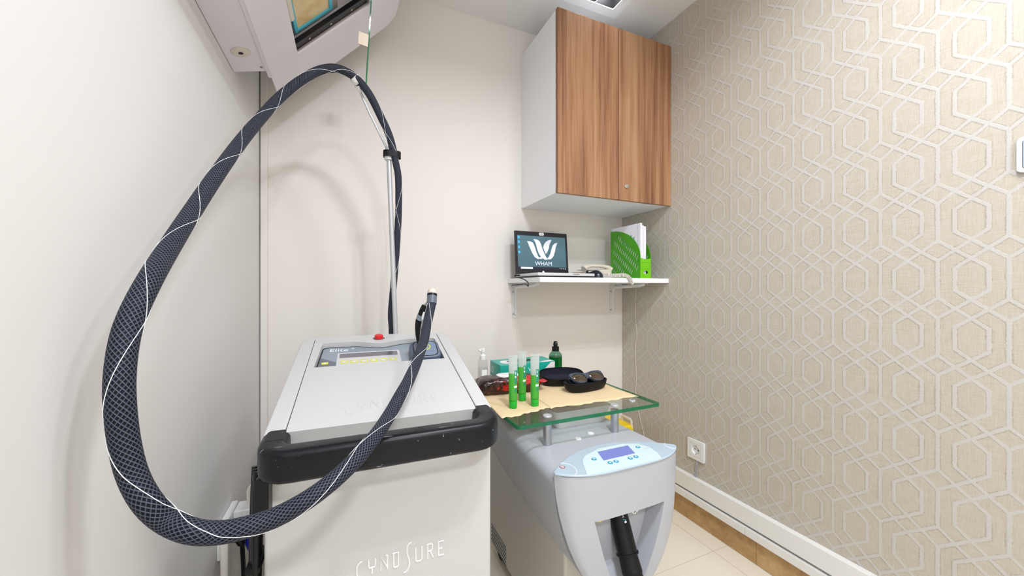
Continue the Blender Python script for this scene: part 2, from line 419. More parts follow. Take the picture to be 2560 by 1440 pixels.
# ================================================================== THE ROOM
def floor():
    b = MB().box(XL-0.1, XR+0.1, YR-0.1, YB+0.1, -0.06, -0.0015).build('floor', 'grout', smooth=False)
    struct(b, 'cream tiled floor with pale grout joints', 'floor')
    xs = [XL] + [x for x in (-0.42, 0.18, 0.78, 1.38) if x > XL] + [XR]
    ys = [YR] + [1.071-0.6*k for k in range(4, -1, -1)] + [1.671, YB]
    g = 0.0012
    for i in range(len(xs)-1):
        for j in range(len(ys)-1):
            if ys[j+1]-ys[j] < 0.01: continue
            MB().box(xs[i]+g, xs[i+1]-g, ys[j]+g, ys[j+1]-g, -0.0015, 0.0).build('tile', 'tile', b, smooth=False)
floor()
struct(MB().box(XL-0.08, XR+0.08, YB, YB+0.08, 0, CEIL).build('wall_back', 'paint', smooth=False), 'cream painted back wall behind the laser and wall cabinet', 'wall')
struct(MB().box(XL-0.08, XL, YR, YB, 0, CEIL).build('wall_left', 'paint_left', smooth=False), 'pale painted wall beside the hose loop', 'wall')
struct(MB().box(XR, XR+0.08, YR, YB, 0, CEIL).build('wall_right', 'wallpaper', smooth=False), 'beige wallpapered wall with interlocking hexagon lattice', 'wall')
struct(MB().box(XL-0.08, XR+0.08, YR-0.08, YR, 0, CEIL).build('wall_rear', 'paint', smooth=False), 'cream painted wall behind the viewpoint', 'wall')
HS = 0.128
ce = MB().prism([(XL-0.08, YR-0.08), (XR+0.08, YR-0.08), (XR+0.08, YB+0.08), (XL-0.08, YB+0.08)], CEIL, CEIL+0.02, holes=[[(x-HS, y-HS), (x+HS, y-HS), (x+HS, y+HS), (x-HS, y+HS)] for x, y, e, h in FIX]).build('ceiling', 'ceil', smooth=False)
struct(ce, 'pale grey ceiling with recessed square spotlights', 'ceiling')
struct(MB().box(XL-0.08, XR+0.08, YR-0.08, YB+0.08, CEIL+0.16, CEIL+0.18).build('ceiling_slab', 'dark', smooth=False), 'dark slab above the ceiling boards', 'ceiling')
# corner trim between left wall and back wall
struct(MB().box(-0.3205, -0.297, YB-0.016, YB-0.0005, 0.0, CEIL-0.001).build('trim_1', 'paint', bevel=0.002), 'narrow vertical trim strip in the back corner', 'trim')

def spot_fixture(x, y, e, h, lab):
    t = thing('ceiling_spotlight', lab, 'ceiling light', (x, y, CEIL), group='square recessed ceiling spotlights')
    hs = [rrect(x+sx*0.0525-0.05, x+sx*0.0525+0.05, y+sy*0.0525-0.05, y+sy*0.0525+0.05, 0.004, 2) for sx in (-1, 1) for sy in (-1, 1)]
    MB().prism([(x-0.15, y-0.15), (x+0.15, y-0.15), (x+0.15, y+0.15), (x-0.15, y+0.15)], CEIL-0.007, CEIL-0.0005, holes=hs).build('frame', 'print_white', t, smooth=False, bevel=0.0008)
    for sx in (-1, 1):
        for sy in (-1, 1):
            cx, cy = x+sx*0.0525, y+sy*0.0525
            m = MB(); a = 0.051; z0, z1 = CEIL-0.0005, CEIL+0.085
            m.box(cx-a, cx-a+0.002, cy-a, cy+a, z0, z1).box(cx+a-0.002, cx+a, cy-a, cy+a, z0, z1).box(cx-a, cx+a, cy-a, cy-a+0.002, z0, z1).box(cx-a, cx+a, cy+a-0.002, cy+a, z0, z1).box(cx-a, cx+a, cy-a, cy+a, z1, z1+0.003)
            m.build('baffle', 'baffle', t, smooth=False)
            if h > 0.02: MB().lathe([(0.030, 0), (0.042, -0.022), (0.044, -0.022), (0.033, 0.001)], 20, T((cx, cy, CEIL+0.083)), caps=False).build('reflector', 'steel', t)
            ld = bpy.data.lights.new('spot_lamp', 'AREA'); ld.shape = 'DISK'; ld.size = 0.058; ld.energy = e; ld.color = LIGHT_COL; ld.spread = math.radians(180)
            lo = bpy.data.objects.new('spot_lamp', ld); C.objects.link(lo); lo.parent = t; lo.location = (cx-x, cy-y, h)
for (x, y, e, h), lab in zip(FIX, ['square recessed spotlight directly above the viewpoint', 'square white spotlight frame in the ceiling above the wall cabinet', 'square recessed spotlight near the wallpapered wall, out in the room', 'unseen square spotlight added for fill at the rear of the room']):
    spot_fixture(x, y, e, h, lab)

# skirting and trunking on the right wall
bb = struct(MB().box(XR-0.008, XR-0.0005, YR, YB-0.001, 0.0005, 0.1005).build('baseboard_right', 'grout', smooth=False), 'brown marble skirting along the wallpapered wall', 'baseboard')
ys = [YR, -1.45, -0.85, -0.25, 0.35, 0.95, 1.55, YB-0.001]
for a, b_ in zip(ys[:-1], ys[1:]):
    MB().box(XR-0.013, XR-0.007, a+0.0008, b_-0.0008, 0.001, 0.101).build('marble_slab', 'marble', bb, smooth=False)
def trunk(name, lab, z0, z1, d, joints):
    t = thing(name, lab, 'cable trunking', (XR-d/2, 0, z0), group='cable trunking along the wallpapered wall')
    MB().box(XR-d+0.003, XR-0.0005, YR+0.01, YB-0.002, z0, z1).build('channel', 'trunk', t, smooth=False)
    js = [YR+0.01] + joints + [YB-0.002]
    for a, b_ in zip(js[:-1], js[1:]):
        MB().box(XR-d, XR-d+0.004, a+0.0006, b_-0.0006, z0-0.0015, z1+0.001).build('cover', 'trunk', t, bevel=0.001)
trunk('cable_trunking', 'wide white cable trunking, the upper of two along the wallpapered wall', 0.144, 0.210, 0.026, [-0.6])
trunk('cable_trunking', 'narrow white cable trunking just above the brown marble skirting', 0.1035, 0.133, 0.032, [-0.8, 0.985])

# ================================================================== WALL CABINET
cx0, cx1, cy0, cz0, cz1 = 0.822, 1.479, 1.402, CH+0.414, CH+1.209
cab = thing('wall_cabinet', 'white wall cabinet with two walnut veneer doors in the corner', 'cabinet', ((cx0+cx1)/2, 1.575, cz0))
m = MB(); th = 0.018
m.box(cx0, cx0+th, cy0, YB-0.001, cz0, cz1).box(cx1-th, cx1, cy0, YB-0.001, cz0, cz1).box(cx0+th, cx1-th, cy0+0.004, YB-0.001, cz0, cz0+th).box(cx0+th, cx1-th, cy0, YB-0.001, cz1-th, cz1).box(cx0+th, cx1-th, YB-0.008, YB-0.001, cz0+th, cz1-th)
m.build('carcass', 'white', cab, smooth=False)
mid = (cx0+cx1)/2
for i, (a, b_) in enumerate(((cx0, mid-0.0012), (mid+0.0012, cx1))):
    d = MB().box(a+0.0005, b_, 1.3835, 1.4005, cz0-0.002, cz1+0.003).build('door', 'wood', cab, bevel=0.0008)
    e = MB().box(a+0.0002, a+0.0007, 1.384, 1.4, cz0-0.0015, cz1+0.0025)
    sub(d, e, 'edge_band', 'wood_edge', smooth=False)
    if i == 1:
        k = MB().lathe([(0.011, 0), (0.011, 0.004), (0.009, 0.006), (0.004, 0.0062)], 20, T((1.196, 1.3835, CH+0.480)) @ RX(PI/2))
        lk = sub(d, k, 'lock', 'chrome'); lk['label'] = 'small round chrome lock'

# ================================================================== WALL SHELF
sx0, sz0, sz1 = 0.744, CH+0.0255, CH+0.0475
shf = thing('wall_shelf', 'white wall shelf below the cabinet carrying the laptop', 'shelf', (1.11, 1.57, sz0))
MB().box(sx0, 1.479, 1.398, YB-0.0008, sz0, sz1).build('board', 'white', shf, bevel=0.001)
def bracket(x, zb):
    wv = 0.014; t0 = 0.003
    prof = [(YB-0.001, zb), (YB-0.001, sz0-0.0004), (1.478, sz0-0.0004), (1.478, sz0-0.0035), (YB-0.035, sz0-0.0035), (YB-0.006, sz0-0.030), (YB-0.004, zb)]
    M = frame((x-wv, 0, 0), (0, 1, 0), (0, 0, 1))
    br = MB().prism(prof, 0, 2*wv, M).build('bracket', 'white_pl', shf)
    # raised centre rib, rounded at the bend
    cv = [(YB-0.006, zb+0.012), (YB-0.006, sz0-0.05)]
    for i in range(7): cv.append((YB-0.006-0.022*(1-math.cos(PI/2*i/6)), sz0-0.05+0.030*math.sin(PI/2*i/6)))
    cv += [(1.53, sz0-0.013), (1.495, sz0-0.006)]
    rib = MB().tube([(x, y, z) for y, z in cv], 0.010, 10, flat=0.8)
    sub(br, rib, 'rib', 'white_pl')
    lip = MB().prism(rrect(x-0.017, x+0.017, zb-0.004, sz0-0.03, 0.016, 6), 0, 0.0025, frame((0, YB-0.0012, 0), (1, 0, 0), (0, 0, 1)))
    sub(br, lip, 'wall_plate', 'white_pl')
    for zz in (zb+0.016, sz0-0.045):
        k = MB().lathe([(0.0045, 0), (0.0045, 0.002), (0.003, 0.003)], 12, T((x-0.011, YB-0.0036, zz)) @ RX(PI/2)); sub(br, k, 'screw', 'tan')
bracket(0.785, CH-0.150); bracket(1.4066, CH-0.142)

# ================================================================== OVERHEAD AIR UNIT
un = thing('air_unit', 'overhead white air unit with sloped open front and blue-framed filter', 'air unit', (-0.1, 1.0, CH+0.66))
FX, FZ = -0.228, CH+0.678          # lower edge of the sloped face
fdir = Vector((0.403, 0, 0.419)).normalized(); fl = Vector((0.403, 0, 0.419)).length
FM = frame((FX, 0, FZ), fdir, (0, 1, 0))            # local x up the slope, y along the wall; +z of frame
nrm = fdir.cross(Vector((0, 1, 0)))                   # = (-.72,0,.69): into the unit
def fx(X): return (X-FX)/fdir.x
pl_out = [(0, 0.45), (fl-0.02, 0.45), (fl, 0.47)]
for i in range(7): a = PI/2*i/6; pl_out.append((fl-0.07+0.07*math.cos(a), 1.51+0.07*math.sin(a)))
pl_out += [(0.012, 1.58), (0, 1.568)]
o0, o1 = fx(-0.152), fx(0.066)
hole = rrect(o0, o1, 0.70, 1.378, 0.008, 3)
MB().prism(pl_out, 0, 0.006, FM, holes=[hole]).build('sloped_front', 'unit', un, smooth=False, bevel=0.001)
# housing between the wall and the front
prof = [(XL+0.001, CH+0.660), (-0.240, CH+0.682), (-0.2335, CH+0.684), (-0.2335-0.012, CH+0.70), (XL+0.001, CH+0.70)]
MB().prism(prof, -1.38, -0.45, frame((0, 0, 0), (1, 0, 0), (0, 0, 1))).build('underside', 'unit', un, smooth=False, bevel=0.0015)
MB().box(-0.238, -0.229, 0.45, 1.41, CH+0.6785, CH+0.690).build('lip', 'unit', un, smooth=False)
m = MB()   # inner box behind the opening
D_ = 0.12
m.prism([(o0-0.006, 0.69), (o1+0.006, 0.69), (o1+0.006, 1.384), (o0-0.006, 1.384)], 0.0062, D_, FM, holes=[[(o0-0.001, 0.70), (o1+0.001, 0.70), (o1+0.001, 1.379), (o0-0.001, 1.379)]])
m.prism([(o0-0.006, 0.69), (o1+0.006, 0.69), (o1+0.006, 1.384), (o0-0.006, 1.384)], D_, D_+0.003, FM)
m.build('inner_box', 'unit_in', un, smooth=False)
hp = [(XL+0.001, CH+0.70), (-0.245, CH+0.70), (0.10, CH+1.07), (0.165, CH+1.12), (0.165, CH+1.25), (XL+0.001, CH+1.25)]
# top shell is open towards the front so that the box fits
ts = MB().prism([(XL+0.001, CH+1.25), (0.165, CH+1.25), (0.165, CH+1.10), (0.175, CH+1.10), (0.175, CH+1.26), (XL+0.001, CH+1.26)], -1.38, -0.45, frame((0, 0, 0), (1, 0, 0), (0, 0, 1)))
ts.box(XL+0.001, XL+0.006, 0.45, 1.38, CH+0.70, CH+1.25)
ts.build('top_shell', 'unit', un, smooth=False)
for yy in (0.45, 1.37):
    MB().prism([(XL+0.001, CH+0.70), (-0.243, CH+0.70), (0.150, CH+1.11), (0.165, CH+1.25), (XL+0.001, CH+1.25)], -yy-0.008, -yy, frame((0, 0, 0), (1, 0, 0), (0, 0, 1))).build('end_panel', 'unit', un, smooth=False)
fz = 0.036
f0, f1, fy1 = o0+0.030, o0+0.182, 1.345
MB().prism([(f0, 0.75), (f1, 0.75), (f1, fy1), (f0, fy1)], fz-0.004, fz+0.004, FM, holes=[[(f0+0.012, 0.762), (f1-0.012, 0.762), (f1-0.012, fy1-0.012), (f0+0.012, fy1-0.012)]]).build('filter_frame', 'filter_blue', un, smooth=False, bevel=0.0015)
MB().prism([(f0+0.011, 0.761), (f1-0.011, 0.761), (f1-0.011, fy1-0.011), (f0+0.011, fy1-0.011)], fz, fz+0.001, FM).build('filter_mesh', 'filter', un, smooth=False)
MB().prism([(o0+0.001, 0.705), (f1+0.03, 0.705), (f1+0.03, 1.377), (o0+0.001, 1.377)], fz+0.006, fz+0.010, FM).build('filter_backing', 'unit_in', un, smooth=False)
bar = MB().prism([(o0+0.004, 1.345), (o1-0.004, 1.345), (o1-0.004, 1.3765), (o0+0.004, 1.3765)], 0.010, 0.024, FM).build('dark_bar', 'black', un, smooth=False, bevel=0.001)
bar['label'] = 'black bar at the edge of the opening'
for q in (0.06, 0.15, 0.24):
    sub(bar, MB().lathe([(0.004, 0), (0.004, -0.0015), (0.002, -0.002)], 10, FM @ T((o0+q, 1.36, 0.0098))), 'screw', 'tan')
MB().prism(rrect(o0+0.004, o0+0.020, 1.14, 1.235, 0.0075, 4), 0.006, 0.018, FM).build('clip', 'beige_pl', un, bevel=0.003)
# round button on the underside strip
sa = math.atan2(0.022, 0.0845); SM = T((-0.283, 1.275, CH+0.6705)) @ RY(-sa) @ RX(PI)
MB().lathe([(0.024, -0.001), (0.024, 0.002), (0.021, 0.0035), (0.0145, 0.0035)], 28, SM).build('sensor_ring', 'beige_pl', un)
MB().lathe([(0.0135, 0), (0.0135, 0.004), (0.009, 0.0045), (0.007, 0.002)], 24, SM).build('sensor_cup', 'beige_pl', un)
MB().lathe([(0.0068, 0.001), (0.006, 0.004), (0.003, 0.0048)], 16, SM).build('sensor_eye', 'dark', un)
MB().lathe([(0.004, 0), (0.004, 0.002), (0.002, 0.003)], 10, T((-0.248, 1.355, CH+0.680)) @ RX(PI)).build('screw', 'tan', un)
# thin glass strip hanging at the edge of the opening
a, b_ = Vector((0.0697, 1.362, CH+1.0)), Vector((0.054, 1.40, CH+0.714))
gm = frame(a, (b_-a), (0, 0.3, 1)); L_ = (b_-a).length
g = MB().box(-0.02, L_, -0.004, 0.004, -0.0018, 0.0018, gm).build('glass_flap', 'glass_edge', un, smooth=False); g['label'] = 'thin green glass strip seen edge on'
MB().box(0.125, 0.165, -0.005, 0.0, -0.034, -0.0018, gm).build('latch_plate', 'tan', un, smooth=False)

# ================================================================== LASER MACHINE (built in its own frame: x right, y towards the back)
LM = thing('laser_machine', 'off-white laser machine on casters with black push handle and red button', 'machine', (0.0795, 0.836, 0), math.radians(-1.65))
LZ0, LSL = 0.807, 0.2302
DA = math.atan(LSL); DM = frame((0, 0, LZ0), (1, 0, 0), (0, math.cos(DA), math.sin(DA)))    # deck plane
DL = 0.53/math.cos(DA)
W2 = 0.231
def lz(y): return LZ0+LSL*y
TH = 0.034
MB().prism([(0.0, 0.07), (0.528, 0.07), (0.528, lz(0.528)-TH-0.001), (0.0, lz(0)-TH-0.001)], -W2+0.001, W2-0.001, frame((0, 0, 0), (0, 1, 0), (0, 0, 1))).build('body', 'shell', LM, local=True, bevel=0.006, seg=3)
MB().box(-W2+0.02, W2-0.02, 0.02, 0.51, 0.055, 0.0695).build('plinth', 'black', LM, local=True, smooth=False)
for sx in (-1, 1):
    for yy in (0.07, 0.46):
        MB().lathe([(0.006, -0.011), (0.022, -0.011), (0.0265, -0.006), (0.0265, 0.006), (0.022, 0.011), (0.006, 0.011)], 20, T((sx*0.18, yy, 0.0267)) @ RY(PI/2)).build('caster', 'black_soft', LM, local=True)
        MB().box(sx*0.18-0.004, sx*0.18+0.004, yy-0.012, yy+0.012, 0.03, 0.0555).build('caster_fork', 'steel', LM, local=True)
# console recess outline in deck coordinates
def recess(ins=0):
    p = [(-0.176+ins, 0.302+ins), (0.180-ins, 0.302+ins)]
    r = 0.016
    for i in range(5): a = PI/2*i/4; p.append((0.180-ins-r+r*math.cos(a), 0.484-ins-r+r*math.sin(a)))
    N = 16
    for i in range(N+1):
        x = 0.085-0.17*i/N; t = abs(x)/0.085
        p.append((x, 0.484-ins-0.024*(0.5+0.5*math.cos(PI*t))))
    for i in range(5): a = PI/2+PI/2*i/4; p.append((-0.170+ins+r+r*math.cos(a), 0.484-ins-r+r*math.sin(a)))
    return p
PW = 0.1935
bdish = circ(-0.002, 0.505, 0.0195, 0.0155, 20)
MB().prism([(-PW, 0.001), (PW, 0.001), (PW, 0.527), (-PW, 0.527)], -TH, 0, DM, holes=[recess(), bdish]).build('deck_cover', 'shell', LM, local=True, bevel=0.002, seg=2)
# U-shaped outer rail with rounded back corners
r = 0.05
u = [(-W2, 0.0), (-PW-0.0022, 0.0), (-PW-0.0022, 0.5272), (PW+0.003, 0.5272), (PW+0.003, 0.0), (W2, 0.0)]
for i in range(7): a = PI/2*i/6; u.append((W2-r+r*math.cos(a), DL-r+r*math.sin(a)))
for i in range(7): a = PI/2+PI/2*i/6; u.append((-W2+r+r*math.cos(a), DL-r+r*math.sin(a)))
MB().prism(u, -TH, 0, DM).build('side_rail', 'shell', LM, local=True, bevel=0.003, seg=2)
# dark strip under the groove
for sx in (-1, 1): MB().box(sx*(PW+0.0015)-0.0014, sx*(PW+0.0015)+0.0014, 0.002, 0.526, -TH, -0.004, DM).build('groove', 'dark', LM, local=True, smooth=False)
# console
cd = -0.0165
con = MB().prism(recess(0.0008), cd-0.006, cd, DM).build('console', 'console', LM, local=True, smooth=False)
con['label'] = 'grey membrane console in a recess'
ring = MB().prism(recess(0.0009), cd, cd+0.0006, DM, holes=[recess(0.0035)]); sub(con, ring, 'gasket', 'dark', local=True, smooth=False)
def on_con(x, y, z=0): return DM @ T((x, y/math.cos(DA), cd+z))
sub(con, MB().prism([(-0.174, 0.305), (-0.122, 0.305), (-0.118, 0.36), (-0.168, 0.40)], cd, cd+0.0003, DM), 'dark_field', 'console_dk', local=True, smooth=False)
sub(con, MB().prism(rrect(-0.124, 0.057, 0.336, 0.432, 0.004), cd, cd+0.0008, DM), 'display_frame', 'grey_key', local=True, smooth=False)
sub(con, MB().prism(rrect(-0.118, 0.050, 0.392, 0.424, 0.002), cd+0.0008, cd+0.0012, DM), 'display', 'lcd_dark', local=True, smooth=False)
for i in range(6):
    kx = -0.103+0.0272*i
    kb = MB().prism(rrect(kx-0.0105, kx+0.0105, 0.349, 0.369, 0.003), cd+0.0008, cd+0.0022, DM, holes=[rrect(kx-0.0072, kx+0.0072, 0.3525, 0.3655, 0.002)])
    sub(con, kb, 'key', 'yellow_key', local=True, smooth=False)
    sub(con, MB().prism(rrect(kx-0.0071, kx+0.0071, 0.3526, 0.3654, 0.002), cd+0.0008, cd+0.0018, DM), 'key_face', 'grey_key', local=True, smooth=False)
    sub(con, MB().prism([(kx-0.004, 0.357), (kx+0.004, 0.357), (kx, 0.3625)], cd+0.0018, cd+0.0022, DM), 'key_arrow', 'print_white', local=True, smooth=False)
sub(con, MB().prism(rrect(-0.163, -0.145, 0.352, 0.366, 0.003), cd+0.0003, cd+0.0018, DM), 'power_key', 'yellow_key', local=True, smooth=False)
sub(con, MB().prism(circ(-0.154, 0.359, 0.003), cd+0.0018, cd+0.002, DM), 'power_dot', 'print_white', local=True, smooth=False)
sub(con, text(MB(), 'Elite', 0.030, DM @ T((-0.122, 0.455, cd+0.0006)), 0.0003, sx=1.05), 'console_lettering', 'print_white', local=True, smooth=False)
sub(con, text(MB(), '+', 0.020, DM @ T((-0.0815, 0.464, cd+0.0006)), 0.0003), 'console_plus', 'print_white', local=True, smooth=False)
# stop button
MB().prism(circ(-0.002, 0.505, 0.0193, 0.0153, 20), -0.012, -0.010, DM).build('button_dish', 'shell', LM, local=True, smooth=False)
sb = MB().lathe([(0.008, -0.0105), (0.008, -0.002), (0.0135, 0.000), (0.0138, 0.008), (0.0125, 0.011), (0.006, 0.012), (0.0005, 0.0122)], 24, DM @ T((-0.002, 0.505, 0))).build('stop_button', 'red', LM, local=True)
sb['label'] = 'red mushroom stop button'
# handle
hp = [(-0.209, 0.012), (-0.209, -0.030)]
for i in range(6): a = PI+PI/2*i/5; hp.append((-0.209+0.034+0.034*math.cos(a), -0.030+0.034*math.sin(a)))
for i in range(6): a = 1.5*PI+PI/2*i/5; hp.append((0.209-0.034+0.034*math.cos(a), -0.030+0.034*math.sin(a)))
hp += [(0.209, -0.030), (0.209, 0.012)]
def sweep_rr(path, hw, hh, rr_, zc):
    P = [Vector((p[0], p[1], 0)) for p in path]; rings = []
    sec = rrect(-hw, hw, -hh, hh, rr_, 5)
    for i, p in enumerate(P):
        t = (P[min(i+1, len(P)-1)]-P[max(i-1, 0)]).normalized(); nn = Vector((t.y, -t.x, 0))
        k = 1.0
        z_ = zc(p.y)
        rings.append([p + nn*q[0]*k + Vector((0, 0, z_+q[1])) for q in sec])
    return MB().loft(rings)
hd = sweep_rr(hp, 0.0235, 0.030, 0.012, lambda y: 0.772+0.10*max(0, y+0.066)).build('push_handle', 'black_rub', LM, local=True)
hd['label'] = 'scuffed black push handle'
MB().prism(rrect(-0.2365, -0.214, 0.665, 0.742, 0.008), -0.0, 0.035, frame((0, -0.005, 0), (1, 0, 0), (0, 0, 1))).build('handle_bracket', 'black', LM, local=True, bevel=0.003)
# dock block and key ring
KM = DM @ T((0.128, 0.352, 0.004)) @ RX(math.radians(16))
dk = MB().loft([[(x*s_, y*s_, z) for x, y in rrect(-0.046, 0.046, -0.042, 0.042, 0.02, 5)] for s_, z in ((1.0, -0.018), (1.0, 0.004), (0.95, 0.012), (0.90, 0.0135))], KM).build('dock', 'dock', LM, local=True)
dk['label'] = 'blue grey dock for the handpiece'
sub(dk, MB().prism(rrect(-0.034, 0.034, -0.034, 0.033, 0.016), 0.0135, 0.0150, KM), 'dock_insert', 'dock_in', local=True, bevel=0.001)
sub(dk, MB().prism(rrect(-0.037, 0.037, -0.037, 0.036, 0.018), 0.0133, 0.0139, KM, holes=[rrect(-0.0345, 0.0345, -0.0345, 0.0335, 0.0165)]), 'dock_seam', 'dark', local=True, smooth=False)
sub(dk, MB().prism(circ(0, 0.006, 0.0165, n=28), 0.015, 0.0165, KM, holes=[circ(0, 0.006, 0.0138, n=28)]), 'dock_ring', 'yellow_key', local=True, smooth=False)
# the word on the front and, embossed, on the deck
LET = {'C': [[(0.5, 1.0), (0.32, 0.93), (0.16, 0.74), (0.12, 0.45), (0.16, 0.05), (0.32, -0.28), (0.62, -0.5)]],
 'Y': [[(0.08, 1), (0.08, 0.55), (0.14, 0.42), (0.5, 0.42), (0.56, 0.55), (0.56, 1)], [(0.32, 0.42), (0.32, 0)]],
 'N': [[(0.08, 0), (0.08, 1), (0.56, 0.12)], [(0.56, 1), (0.56, 0)], [(0.56, 1), (0.44, 1)]],
 'O': [[(0.14, 1), (0.5, 1), (0.5, 0.08), (0.42, 0), (0.22, 0), (0.14, 0.08), (0.14, 1)], [(0.06, 1), (0.14, 1)]],
 'S': [[(0.62, 1.45), (0.42, 1.38), (0.30, 1.15), (0.28, 0.85), (0.38, 0.45), (0.46, 0.10), (0.42, -0.25), (0.22, -0.5), (0.05, -0.56)]],
 'U': [[(0.08, 1), (0.08, 0.1), (0.18, 0), (0.46, 0), (0.56, 0.1), (0.56, 1)]],
 'R': [[(0.06, 1), (0.46, 1), (0.52, 0.9), (0.52, 0.62), (0.44, 0.5), (0.14, 0.5), (0.14, 0)], [(0.14, 1), (0.14, 0.5)], [(0.36, 0.5), (0.56, 0)]],
 'E': [[(0.56, 1), (0.14, 1), (0.14, 0), (0.56, 0)], [(0.14, 0.5), (0.46, 0.5)]]}
def word(M, h, step, rad, flat):
    mb = MB()
    for i, ch in enumerate('CYNOSURE'):
        for st in LET[ch]:
            pts = [(i*step+p[0]*h*0.9, p[1]*h, 0) for p in st]
            if ch in 'CS': pts = catmull(pts, 5)
            mb.tube(pts, rad, 6, flat=1.0, up=(0, 0, 1), M=M @ Matrix.Diagonal((1, 1, flat, 1)))
    return mb
wd = word(T((-0.0685, -0.0003, CH-0.6035)) @ RX(PI/2), 0.031, 0.0242, 0.0017, 1.0).build('front_lettering', 'shell_letter', LM, local=True)
wd['label'] = 'raised lettering on the front panel'
word(DM @ T((-0.094, 0.055, 0.0002)), 0.036, 0.0275, 0.0013, 0.5).build('deck_lettering', 'shell', LM, local=True)
MB().box(0.198, 0.214, -0.0006, 0.0, 0.713, 0.723).build('rating_label', 'grey_print', LM, local=True, smooth=False)
# support pole for the hose (world measured points turned into the machine's frame)
LMi = (T(LM.location) @ RZ(LM.rotation_euler.z)).inverted()
p0, p1, p2 = LMi @ Vector((0.1518, 1.3811, 0.9356)), LMi @ Vector((0.1286, 1.3811, 1.5558)), LMi @ Vector((0.0247, 1.3609, 1.7783))
p0.y = max(p0.y, 0.542)
MB().tube([Vector((p0.x+0.003, p0.y, 0.35)), p0, p0.lerp(p1, 0.5), p1], 0.0085, 14).build('pole', 'pole', LM, local=True)
MB().box(p0.x-0.02, p0.x+0.02, 0.5265, p0.y+0.006, 0.50, 0.54).build('pole_mount', 'steel', LM, local=True, bevel=0.003)
MB().box(p0.x-0.02, p0.x+0.02, 0.5265, p0.y+0.006, 0.80, 0.84).build('pole_mount', 'steel', LM, local=True, bevel=0.003)
MB().tube([p1-Vector((0, 0, 0.012)), p1+Vector((0, 0, 0.004))], 0.0155, 16).build('pole_collar', 'white_pl', LM, local=True)
MB().tube([p1+Vector((0, 0, 0.002)), p1+Vector((-0.002, 0, 0.034))], 0.011, 14).build('pole_socket', 'pole', LM, local=True)
MB().tube([p1+Vector((-0.002, 0, 0.02)), p1.lerp(p2, 0.6), p2], 0.0042, 10).build('spring_rod', 'pole', LM, local=True)

# ================================================================== HOSE LOOP
HW = [Vector(p) for p in ((0.2236, 1.0965, 1.0640), (0.2206, 1.0876, 1.0432), (0.2038, 1.0545, 0.9996), (0.1814, 0.9935, 0.9522), (0.1543, 0.9244, 0.9185), (0.1200, 0.8382, 0.8876),
 (0.0953, 0.7883, 0.8686), (0.0719, 0.7480, 0.8475), (0.0429, 0.6898, 0.8324), (0.0099, 0.6436, 0.8161), (-0.0237, 0.6178, 0.7996), (-0.0590, 0.6030, 0.7851),
 (-0.0972, 0.5995, 0.7727), (-0.1325, 0.5947, 0.7709), (-0.1586, 0.5961, 0.7718), (-0.1836, 0.5969, 0.7799), (-0.2116, 0.6092, 0.7927), (-0.2303, 0.6073, 0.8215),
 (-0.2473, 0.6147, 0.8550), (-0.2569, 0.6190, 0.8950), (-0.2619, 0.6212, 0.9400), (-0.2650, 0.6276, 0.9789), (-0.2672, 0.6437, 1.0224), (-0.2661, 0.6635, 1.0576),
 (-0.2645, 0.7033, 1.1016), (-0.2697, 0.7764, 1.1518), (-0.2699, 0.8778, 1.2325), (-0.2592, 0.9743, 1.3280), (-0.2425, 1.0885, 1.4421), (-0.2186, 1.1792, 1.5426),
 (-0.1838, 1.2551, 1.6433), (-0.1375, 1.2955, 1.7207), (-0.0850, 1.3230, 1.7809), (-0.0334, 1.3308, 1.8024), (0.0182, 1.3385, 1.7896), (0.0609, 1.3501, 1.7510),
 (0.1005, 1.3631, 1.6849), (0.1311, 1.3648, 1.6169), (0.1507, 1.3714, 1.5373), (0.1610, 1.3771, 1.4761), (0.1626, 1.3915, 1.3501), (0.1552, 1.3998, 1.2060),
 (0.1446, 1.4045, 1.0683), (0.1393, 1.4068, 0.9958), (0.1420, 1.4056, 0.9363))]
HW += [Vector((HW[-1].x, HW[-1].y+0.004, z)) for z in (0.85, 0.70, 0.55)]
hz = thing('fibre_hose', 'dark braided hose looping from the pole down to the handpiece dock', 'hose', tuple(HW[20]))
path = catmull(HW, 8); n_ = len(path)
rad = [0.0128+0.0022*math.sin(PI*min(1, max(0, (i/n_-0.18)/0.55))) for i in range(n_)]
rad = [r_*(0.92 if i/n_ > 0.80 else 1) for i, r_ in enumerate(rad)]
MB().tube(path, rad, 20).build('sleeve', 'braid', hz, ang=80)
def thread(dirn, ph):
    P = path; us = Vector((0, 0, 1)); out = []; acc = 0
    for i in range(len(P)):
        t = (P[min(i+1, len(P)-1)]-P[max(i-1, 0)]).normalized()
        us = (us - t*us.dot(t)).normalized(); w_ = t.cross(us)
        if i: acc += (P[i]-P[i-1]).length
        a = dirn*acc/0.27*2*PI+ph
        out.append(P[i]+(us*math.cos(a)+w_*math.sin(a))*(rad[i]+0.0001))
    return out
for dirn, ph in ((1, 0.3), (-1, 1.1)):
    MB().tube(thread(dirn, ph), 0.0005, 5).build('tracer_thread', 'print_white', hz)
# end ferrule of the hose
e0, e1 = HW[0], HW[1]; ax = (e0-e1).normalized()
MB().tube([e1, e0+ax*0.001], 0.0145, 18).build('ferrule', 'console_dk', hz)
MB().tube([e0+ax*0.001, e0+ax*0.008], 0.0148, 18).build('ferrule_band', 'black', hz)
MB().tube([e0+ax*0.008, e0+ax*0.016, e0+ax*0.022, e0+ax*0.025], [0.0140, 0.0140, 0.0118, 0.006], 18).build('ferrule_cap', 'beige_pl', hz)
